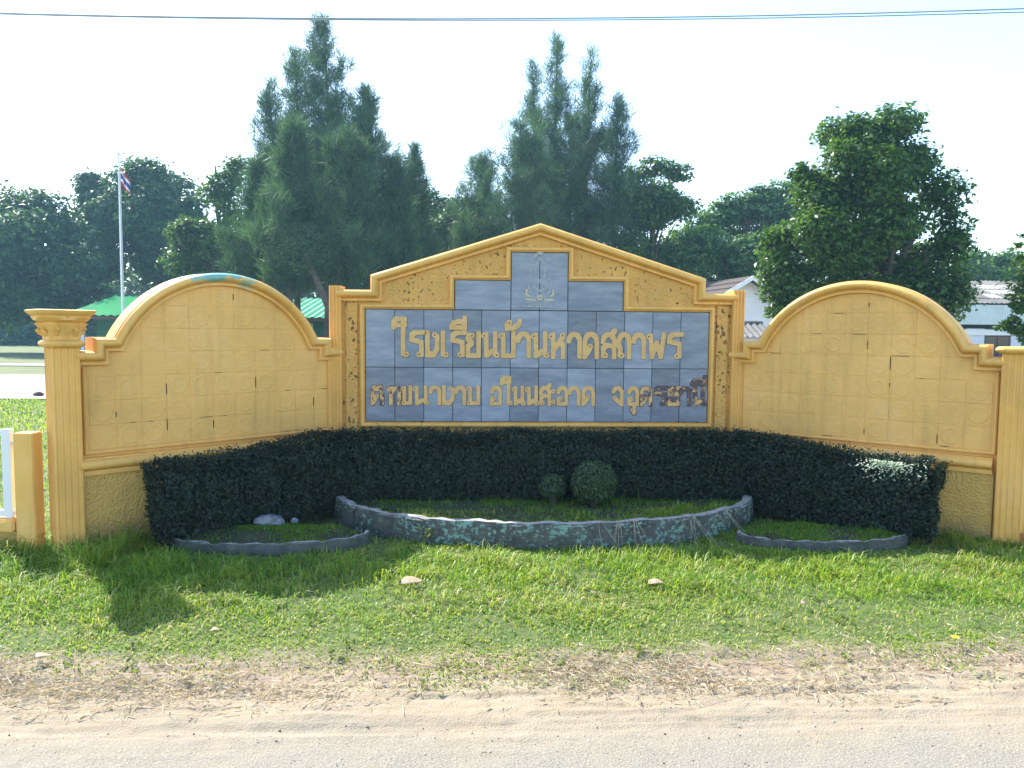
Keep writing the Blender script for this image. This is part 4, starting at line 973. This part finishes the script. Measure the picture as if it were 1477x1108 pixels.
# right: big tree by the white house
broad_tree('big_leafy_tree', 1275, 21, jit(1255, 330, 85, 105, 22, 34, 8, 1.2)+[(1290, 180, 34, 26), (1215, 195, 34, 26), (1250, 205, 46, 30), (1160, 250, 20, 14), (1180, 270, 34, 22), (1360, 280, 34, 28), (1370, 340, 26, 36), (1355, 420, 40, 40), (1130, 350, 26, 26), (1120, 395, 26, 28), (1150, 410, 34, 30), (1120, 440, 18, 16), (1310, 240, 34, 34), (1300, 420, 60, 40)], 44000, .15, 'large glossy leaved tree behind the right wing of the wall', 'broad', .24, shell=.5)
broad_tree('shade_tree', 1420, 48, jit(1430, 395, 40, 28, 8, 22, 9, 2)+[(1400, 385, 26, 18), (1450, 378, 22, 14)], 8000, .26, 'pale green rounded tree above the grey roofed building', 'rain', .2)
broad_tree('near_tree', 1530, 17, [(1468, 440, 16, 10), (1452, 466, 16, 9), (1475, 476, 20, 12), (1490, 430, 24, 18), (1500, 480, 30, 18), (1478, 350, 9, 12), (1474, 372, 8, 9), (1510, 400, 40, 40), (1540, 360, 40, 40)], 5200, .12, 'tree reaching thin leafy branches in front of the grey roofed building', 'broad', .14, shell=.3)
# far wood closing the horizon
def far_wood():
    n = 120000; x = rng.uniform(-95, 95, n); top = 5.0+3.5*fbm(x*.09, x*0+3)+1.6*fbm(x*.5, x*0+8)
    y = 66+rng.uniform(0, 7, n)+3*fbm(x*.2, x*0); z = top*rng.random(n)**1.5
    P = np.stack([x, y, z], -1); N = np.stack([rng.normal(size=n)*.5, -np.ones(n)*.5, np.ones(n)*.8], -1)+rng.normal(size=(n, 3))*.5
    o = link('far_wood', leaf_mesh('far_wood', P, N, rng.uniform(.45, .85, n), .65), 'broad_far'); o['kind'] = 'stuff'; tag(o, 'dark belt of distant trees behind the school grounds', 'wood')
far_wood()
def casuarina(px, ytop, rpx, d, label, n, lean=0., ybot=425, fill=1., group='casuarinas behind the wall'):
    """tall feathery spire: trunk, rising branches, drooping needle sprays"""
    base = ad(px, 480, d); base[2] = -.05; k = d/FPX; H = ad(px+lean, ytop, d)[2]-base[2]; R = rpx*k
    root = empty('casuarina_tree', base); tag(root, label, 'tree', group)
    lx = lean*k; ph = random.uniform(0, 6)
    tr = lambda t: np.array([lx*t+.10*math.sin(t*5+ph), .08*math.cos(t*4+ph), H*t])
    m = MB(); ts = np.linspace(0, .985, 12); m.tube([tr(t)-np.array([0, 0, .1*(t == 0)]) for t in ts], [.17*(1-t)**.8+.012 for t in ts], 7); m.build('trunk', 'bark', root)
    zb = max(.10, (ad(px, ybot, d)[2])/H)
    nb = int(95*fill); br = MB(); segs = []
    for i in range(nb):
        t = zb+(1-zb)*(i+random.random())/nb; t = min(t, .985); a = random.uniform(0, 6.28); env = ((1-t)/(1-zb))**.72
        L = R*(.07+1.02*env)*random.uniform(.45, 1.2); b = tr(t); up = random.uniform(.9, 2.0)
        pts = [b+np.array([math.cos(a)*L*q, math.sin(a)*L*q, L*up*q-.18*L*q*q]) for q in (0, .35, .7, 1.)]
        br.tube(pts, [.028*(1.2-t), .02*(1.2-t), .012*(1.2-t), .005], 4, False); segs.append((pts, L))
    br.build('branch', 'bark', root)
    # sprays: thin slivers clustered along the branches and around the leader
    wL = np.array([L for _, L in segs]); wL = wL/wL.sum(); n = int(n*1.35); nt_ = n//14; bi = rng.choice(len(segs), nt_, p=wL); q = .15+.95*rng.random(nt_)**.8
    Pb = np.array([np.array([np.interp(qq, (0, .35, .7, 1.), [p[c] for p in segs[b_][0]]) for c in range(3)]) for b_, qq in zip(bi, np.minimum(q, 1))])
    Ls = np.array([segs[b_][1] for b_ in bi]); Pb += rng.normal(size=(nt_, 3))*(.075*Ls+.06)[:, None]
    j = np.repeat(np.arange(nt_), 14); n2 = len(j)
    P = Pb[j]+rng.normal(size=(n2, 3))*np.array([.09, .09, .14])
    main = rng.normal(size=(nt_, 3))*np.array([.45, .45, .3])+np.array([0, 0, .95]); D = main[j]+rng.normal(size=(n2, 3))*.38; D /= np.linalg.norm(D, axis=1)[:, None]
    S = np.cross(D, rng.normal(size=(n2, 3))); S /= np.linalg.norm(S, axis=1)[:, None]
    ln = rng.uniform(.30, .75, n2)[:, None]; w = rng.uniform(.014, .026, n2)[:, None]
    V = np.stack([P-S*w*.5, P+S*w*.5, P+D*ln*.6+S*w*.4-np.array([0, 0, .02]), P+D*ln-np.array([0, 0, .10])*ln], 1).reshape(-1, 3)
    i4 = np.arange(n2)*4; F = np.stack([i4, i4+1, i4+2, i4+3], -1); r = np.clip(.42+.16*rng.normal(size=n2)+(rng.random(nt_)[j]-.5)*.75+.35*(rng.random(len(segs))[bi[j]]-.5), 0, 1)
    link('crown', mesh_np('crown', V, F, r), 'needle', root)
LT = [(474, 38, 68, 36, 0, 'tallest casuarina spire of the grove behind the left wing', 22000), (434, 76, 58, 37, -6, 'second tallest casuarina in the grove behind the left wing', 17000),
      (402, 118, 50, 38, -8, 'slim casuarina on the flagpole side of the left grove', 13000), (530, 140, 54, 34, 0, 'bushy casuarina on the gable side of the left grove', 20000),
      (420, 180, 46, 31, 6, 'low full casuarina at the front of the left grove', 24000), (366, 240, 36, 33, 6, 'short spreading casuarina nearest the green roof', 18000),
      (500, 200, 54, 31.5, 0, 'dense mid height casuarina before the leaning trunk', 20000), (600, 218, 34, 38, 0, 'greyish casuarina just left of the gable', 14000), (566, 235, 40, 35, 0, 'small casuarina in front of the greyish one by the gable', 14000)]
for px, yt, r, d, ln, lab, n in LT: casuarina(px, yt, r, d, lab, n, ln, 440)
RTL = [(800, 60, 40, 40, 0, 'tallest thin casuarina of the grove behind the gable peak', 11000), (843, 72, 38, 41, 2, 'thin casuarina right beside the tallest behind the gable', 9500), (772, 92, 36, 42, -6, 'slender casuarina on the left of the gable grove', 8500),
       (884, 142, 44, 40, 0, 'shorter casuarina at the right edge of the gable grove', 10000), (752, 185, 50, 38, -4, 'bushy low casuarina at the left edge of the gable grove', 13000), (690, 232, 46, 40, 0, 'small isolated casuarina between the two groves', 10000), (822, 170, 60, 43, 0, 'casuarina filling the back of the gable grove', 11000)]
for px, yt, r, d, ln, lab, n in RTL: casuarina(px, yt, r*1.06, d, lab, int(n*1.0), ln, 400)
# leaning dark trunk before the green roof
b0, b1 = ad(500, 500, 30), ad(452, 395, 30); b0[2] = 0
lt = empty('leaning_tree', b0); tag(lt, 'dark leaning tree trunk crossing in front of the green roof', 'tree')
tp = [(b1-b0)*t+np.array([.15*math.sin(3*t), 0, 0]) for t in np.linspace(0, 1.25, 7)]; MB().tube(tp, [.20, .18, .16, .145, .13, .11, .08], 8).build('trunk', 'bark', lt)
n = 4000; c0 = tp[-1]; u = sph(n); P = c0+u*np.array([1.5, 1.2, 1.1])*rng.random((n, 1))**.5
link('crown', leaf_mesh('crown', P, u+rng.normal(size=(n, 3)), rng.uniform(.1, .2, n), .25), 'needle', lt)

# ------------------------------------------------------------------ buildings
def corrugated(p00, p10, p01, nrm, pitch, amp):
    """wavy sheet: p00->p10 across the corrugations, p00->p01 down the slope"""
    p00, p10, p01 = map(np.array, (p00, p10, p01)); W_ = np.linalg.norm(p10-p00); n = max(8, int(W_/pitch*4)); nrm = np.array(nrm, float); nrm /= np.linalg.norm(nrm)
    m = MB(); vs = []
    for i in range(n+1):
        o = nrm*amp*math.sin(i*math.pi/2); q = p00+(p10-p00)*i/n+o; vs += [q, q+(p01-p00), q-nrm*.02, q+(p01-p00)-nrm*.02]
    fs = []
    for i in range(n): a = i*4; b = a+4; fs += [(a, b, b+1, a+1), (a+2, a+3, b+3, b+2)]
    return m.add(vs, fs)
# green roofed hall, left
D = 42.; A = ad(118, 456, D); B = ad(560, 458, D+1.5); hall = empty('green_roof_hall', (A[0], A[1], 0)); tag(hall, 'long low school hall with green corrugated metal roof', 'building')
ux = (B-A)*np.array([1, 1, 0]); Lh = np.linalg.norm(ux); ux /= Lh; uy = np.array([-ux[1], ux[0], 0]); hall.rotation_euler = (0, 0, math.atan2(ux[1], ux[0]))
ez, rzg = A[2]+.05, A[2]+1.32
corrugated((0, 4.2, rzg), (Lh, 4.2, rzg), (-.9, -.4, ez), (0, -.3, .95), .42, .045).build('roof', 'green_roof', hall)
corrugated((0, 4.2, rzg), (Lh, 4.2, rzg), (0, 8.8, ez), (0, .3, .95), .42, .045).build('roof', 'green_roof', hall)
MB().box(-.9, Lh, -.42, -.34, ez-.22, ez-.07).build('fascia', 'brownframe', hall)
MB().box(0, Lh, 1.8, 2.0, -.05, ez+.25).build('wall', 'green_wall', hall); MB().box(0, .2, 2.0, 8, -.05, ez).build('wall', 'green_wall', hall); MB().box(Lh-.2, Lh, 2.0, 8, -.05, ez).build('wall', 'green_wall', hall)
for k in range(8): MB().box(.1+k*Lh/7.1-.1, .1+k*Lh/7.1+.1, -.25, -.05, -.05, ez-.1).build('post', 'lav_wall', hall)
for k in range(7):
    x = 1.4+k*Lh/7.1; wnd = MB().box(x, x+1.4, 1.74, 1.797, .95, 2.0).build('window', 'white', hall); MB().box(x+.06, x+1.34, 1.72, 1.739, 1.01, 1.94).build('pane', 'darkglass', wnd)
# white gabled house, right of the gable wall
D = 30.; pk = ad(1078, 398, D); hs = empty('white_house', (pk[0], pk[1], 0)); tag(hs, 'white walled house with brown tiled gable roof half hidden by the large tree', 'house'); hs.rotation_euler = (0, 0, .12)
hz = pk[2]; hwid, eave = 2.9, pk[2]-1.75
MB().prism_xz([(-hwid+.35, -.05), (hwid-.35, -.05), (hwid-.35, eave+.1), (0, hz-.16), (-hwid+.35, eave+.1)], 0, 6.5).build('wall', 'white_wall', hs)
for sg in (-1, 1):
    rows = 7; slope = np.array([sg*hwid, 0, eave-hz+.05])
    rf = MB().add([(0, -.45, hz-.06), (0, 6.8, hz-.06), (slope[0], 6.8, hz-.06+slope[2]), (slope[0], -.45, hz-.06+slope[2]), (0, -.45, hz-.14), (0, 6.8, hz-.14), (slope[0], 6.8, hz-.14+slope[2]), (slope[0], -.45, hz-.14+slope[2])], [(0, 1, 2, 3), (4, 5, 6, 7), (0, 3, 7, 4), (2, 1, 5, 6), (3, 2, 6, 7), (0, 1, 5, 4)]).build('roof', 'tile_roof', hs)
    nx_ = np.array([-slope[2]*sg*sg, 0, abs(slope[0])]); nn = np.array([sg*abs(slope[2]), 0, abs(slope[0])]); nn /= np.linalg.norm(nn)
    for r in range(rows):                # overlapping tile courses
        p = np.array([0, 0, hz-.055])+slope*(r/rows); q = np.array([0, 0, hz-.055])+slope*((r+1.08)/rows)
        a1, a2 = p+nn*.008, q+nn*.05
        cm = MB(); k = 26
        for i in range(k):
            y0 = -.47+7.27*i/k; y1 = -.47+7.27*(i+1)/k-.01; ym = (y0+y1)/2
            cm.add([(a1[0], y0, a1[2]), (a2[0], y0, a2[2]), (a1[0]+nn[0]*.035, ym, a1[2]+nn[2]*.035), (a2[0]+nn[0]*.035, ym, a2[2]+nn[2]*.035), (a1[0], y1, a1[2]), (a2[0], y1, a2[2])], [(0, 1, 3, 2), (2, 3, 5, 4)])
        cm.build('tile_course', 'tile_roof', rf)
    MB().add([(0, -.49, hz-.02), (slope[0]*1.02, -.49, hz-.02+slope[2]*1.02), (slope[0]*1.02, -.49, hz-.20+slope[2]*1.02), (0, -.49, hz-.20), (0, -.46, hz-.02), (slope[0]*1.02, -.46, hz-.02+slope[2]*1.02), (slope[0]*1.02, -.46, hz-.20+slope[2]*1.02), (0, -.46, hz-.20)], [(0, 1, 2, 3), (7, 6, 5, 4), (0, 4, 5, 1), (3, 2, 6, 7), (1, 5, 6, 2), (0, 3, 7, 4)]).build('barge_board', 'white', hs)
wv = MB().box(-.55, .55, -.04, -.004, .9, 1.75).build('window', 'brownframe', hs); MB().box(-.48, .48, -.06, -.041, .96, 1.69).build('pane', 'darkglass', wv)
lp0 = ad(1040, 466, 27.2); lp1 = ad(1101, 468, 27.2); lp2 = ad(1036, 486, 25.9); an = empty('lean_to', (lp0[0], lp0[1], 0)); tag(an, 'small lean-to with grey corrugated roof before the white house', 'lean-to')
w_ = lp1[0]-lp0[0]
corrugated((0, 0, lp0[2]), (w_, 0, lp0[2]), (-.02, -1.3, lp2[2]), (0, -.35, .9), .22, .03).build('roof', 'fibre', an)
MB().box(.05, w_-.08, -.95, .4, -.05, lp2[2]+.05).build('wall', 'lav_wall', an)
MB().tube([(0, .02, lp0[2]+.02), (w_, .02, lp0[2]+.02)], .07, 8).build('ridge_cap', 'fibre', an)
# grey roofed building far right
D = 32.; e0 = ad(1366, 438, D); e1 = ad(1640, 441, D+1); gb = empty('grey_roof_building', (e0[0], e0[1], 0)); tag(gb, 'pale building with grey corrugated hipped roof, blue sheet fascia and brown windows', 'building')
vx = (e1-e0)*np.array([1, 1, 0]); Lg = np.linalg.norm(vx); gb.rotation_euler = (0, 0, math.atan2(vx[1], vx[0])); ez = e0[2]
rtop = ez+1.22
def fibre_roof():
    rows, pieces = 5, 15; up = np.array([0, 3.4, 1.22])/rows
    for r in range(rows):
        for i in range(pieces):
            x0, x1 = -.4+(Lg+.8)*i/pieces, -.4+(Lg+.8)*(i+1)/pieces
            shift = 1.05*r*.55
            if x1 > Lg+.4-shift or False: continue
            p = np.array([0, -.35, 0])+up*r
            corrugated((x0, p[1]+up[1]*1.06, ez+p[2]+up[2]*1.06+.02*(r % 2)), (x1-.015, p[1]+up[1]*1.06, ez+p[2]+up[2]*1.06+.02*(r % 2)), (x0, p[1], ez+p[2]+.03), (0, -.33, .94), .19, .022).build('roof_sheet', 'fibre' if random.random() < .72 else 'fibre_pale', gb)
M['fibre_pale'] = simple('pale_fibre_cement', (.33, .315, .29), .9, .2, 1.4, .2)
fibre_roof()
corrugated((-.3, -.30, ez-.04), (Lg, -.30, ez-.04), (-.3, -.24, ez-.88), (0, -1, 0), .16, .016).build('fascia_sheet', 'sheet', gb)
MB().box(-.3, Lg, 0, .2, 1.90, ez+.02).build('dark_gap_band', 'dark', gb)  # solid band; the darkness of the gap below the fascia is painted on
MB().box(-.3, Lg, -.06, .2, 1.62, 1.86).build('beam', 'white_wall', gb)
MB().box(-.3, Lg, 0, .2, -.05, .62).build('lower_wall', 'lav_wall', gb)
MB().box(-.3, Lg, 3.0, 3.2, -.05, rtop-.05).build('back_wall', 'lav_wall', gb)
for k in range(4):
    x0 = -.3+k*2.1
    wn = MB().box(x0, x0+1.25, .05, .15, .62, 1.618).build('window', 'brownframe', gb)
    for q in range(2): MB().box(x0+.08+q*.57, x0+.08+q*.57+.50, .03, .0495, .70, 1.54).build('pane', 'darkglass', wn)
    MB().box(x0+1.25, x0+2.1, .0, .18, .622, 1.90).build('pier', 'lav_wall', gb)

# ------------------------------------------------------------------ flagpole, flag, cables, bench
fpb = ad(177.5, 470, 30); ftop = ad(177, 224, 30); fpole = empty('flagpole', (fpb[0], fpb[1], 0)); tag(fpole, 'tall thin pale metal flagpole in the school yard', 'flagpole')
MB().tube([(0, 0, -.1), (0, 0, ftop[2]*.6), (0, 0, ftop[2])], [.052, .042, .026], 10).build('pole', 'steel', fpole)
bm = bmesh.new(); bmesh.ops.create_uvsphere(bm, u_segments=12, v_segments=8, radius=.06); me = bpy.data.meshes.new('finial'); bm.to_mesh(me); bm.free(); o = link('finial', me, 'steel', fpole); o.location = (0, 0, ftop[2]+.05)
MB().box(-.4, .4, -.4, .4, -.05, .25).build('base', 'white_wall', fpole)
MB().tube([(.07, 0, 1.2), (.06, 0, ftop[2]*.5), (.05, 0, ftop[2]-.05)], .008, 5).build('halyard', 'white', fpole)
fm, fnt, fbs = new_mat('thai_flag_cloth'); tcn = nd(fnt, 'ShaderNodeUVMap'); sxx = nd(fnt, 'ShaderNodeSeparateXYZ'); fnt.links.new(tcn.outputs[0], sxx.inputs[0])
fnt.links.new(ramp(fnt, sxx.outputs[1], [(0., (.55, .03, .05)), (1/6, (.85, .85, .85)), (2/6, (.06, .06, .32)), (4/6, (.85, .85, .85)), (5/6, (.55, .03, .05))], 'CONSTANT'), fbs.inputs['Base Color']); fbs.inputs['Roughness'].default_value = .8
flag = bpy.data.meshes.new('flag'); nu, nv = 24, 12; vs_, uv_ = [], []
fz = ad(177, 243, 30)[2]
for i in range(nu+1):
    for j in range(nv+1):
        u, v = i/nu, j/nv                   # hanging slack from the hoist, folds in depth
        vs_.append((.05+.34*u**.8*(.8+.2*v)+.05*math.sin(9*u+v), .13*math.sin(u*13+v*2.5)*u, fz-.60*(1-v)*(1-.25*u)-.55*u**1.2)); uv_.append((u, v))
fcs = [(i*(nv+1)+j, (i+1)*(nv+1)+j, (i+1)*(nv+1)+j+1, i*(nv+1)+j+1) for i in range(nu) for j in range(nv)]
flag.from_pydata(vs_, [], fcs); uvl = flag.uv_layers.new(name='UVMap')
for l in flag.loops: uvl.data[l.index].uv = uv_[l.vertex_index]
shade(flag); fo = link('flag', flag, fm); fo.location = (fpb[0], fpb[1], 0); tag(fo, 'limp Thai national flag with red, white and blue stripes on the pole', 'flag'); md = fo.modifiers.new('thick', 'SOLIDIFY'); md.thickness = .006
for q, (y0, y1, y2, lab) in enumerate(((19, 27, 12.5, 'upper of the two thin overhead power cables'), (20.5, 29.5, 17.5, 'lower of the two thin overhead power cables'))):
    d = 9.0; pts = []
    A_, B_, C_ = ad(0, y0, d), ad(720, y1, d), ad(1477, y2, d)
    # parabola through three points, carried past the frame
    xs = np.array([A_[0], B_[0], C_[0]]); cz_ = np.polyfit(xs, [A_[2], B_[2], C_[2]], 2); cy_ = np.polyfit(xs, [A_[1], B_[1], C_[1]], 1)
    X = np.linspace(-16, 16, 60); o = MB().tube([(x, np.polyval(cy_, x), np.polyval(cz_, x)) for x in X], .0085 if q == 0 else .007, 6).build('power_cable', 'cable', None, 60); tag(o, lab, 'cable', 'overhead power cables')

# ------------------------------------------------------------------ the air
hz_ = MB().box(-158, 158, -46, 178, -1.06, 19.0).build('haze', None); hz_['kind'] = 'stuff'
hm = bpy.data.materials.new('haze_air'); hm.use_nodes = True; hn = hm.node_tree; hn.nodes.remove(hn.nodes['Principled BSDF'])
pv = hn.nodes.new('ShaderNodeVolumePrincipled'); pv.inputs['Color'].default_value = (.42, .78, 1., 1); pv.inputs['Density'].default_value = .0010; pv.inputs['Anisotropy'].default_value = .25
hn.links.new(pv.outputs[0], hn.nodes['Material Output'].inputs['Volume']); hz_.data.materials.append(hm)
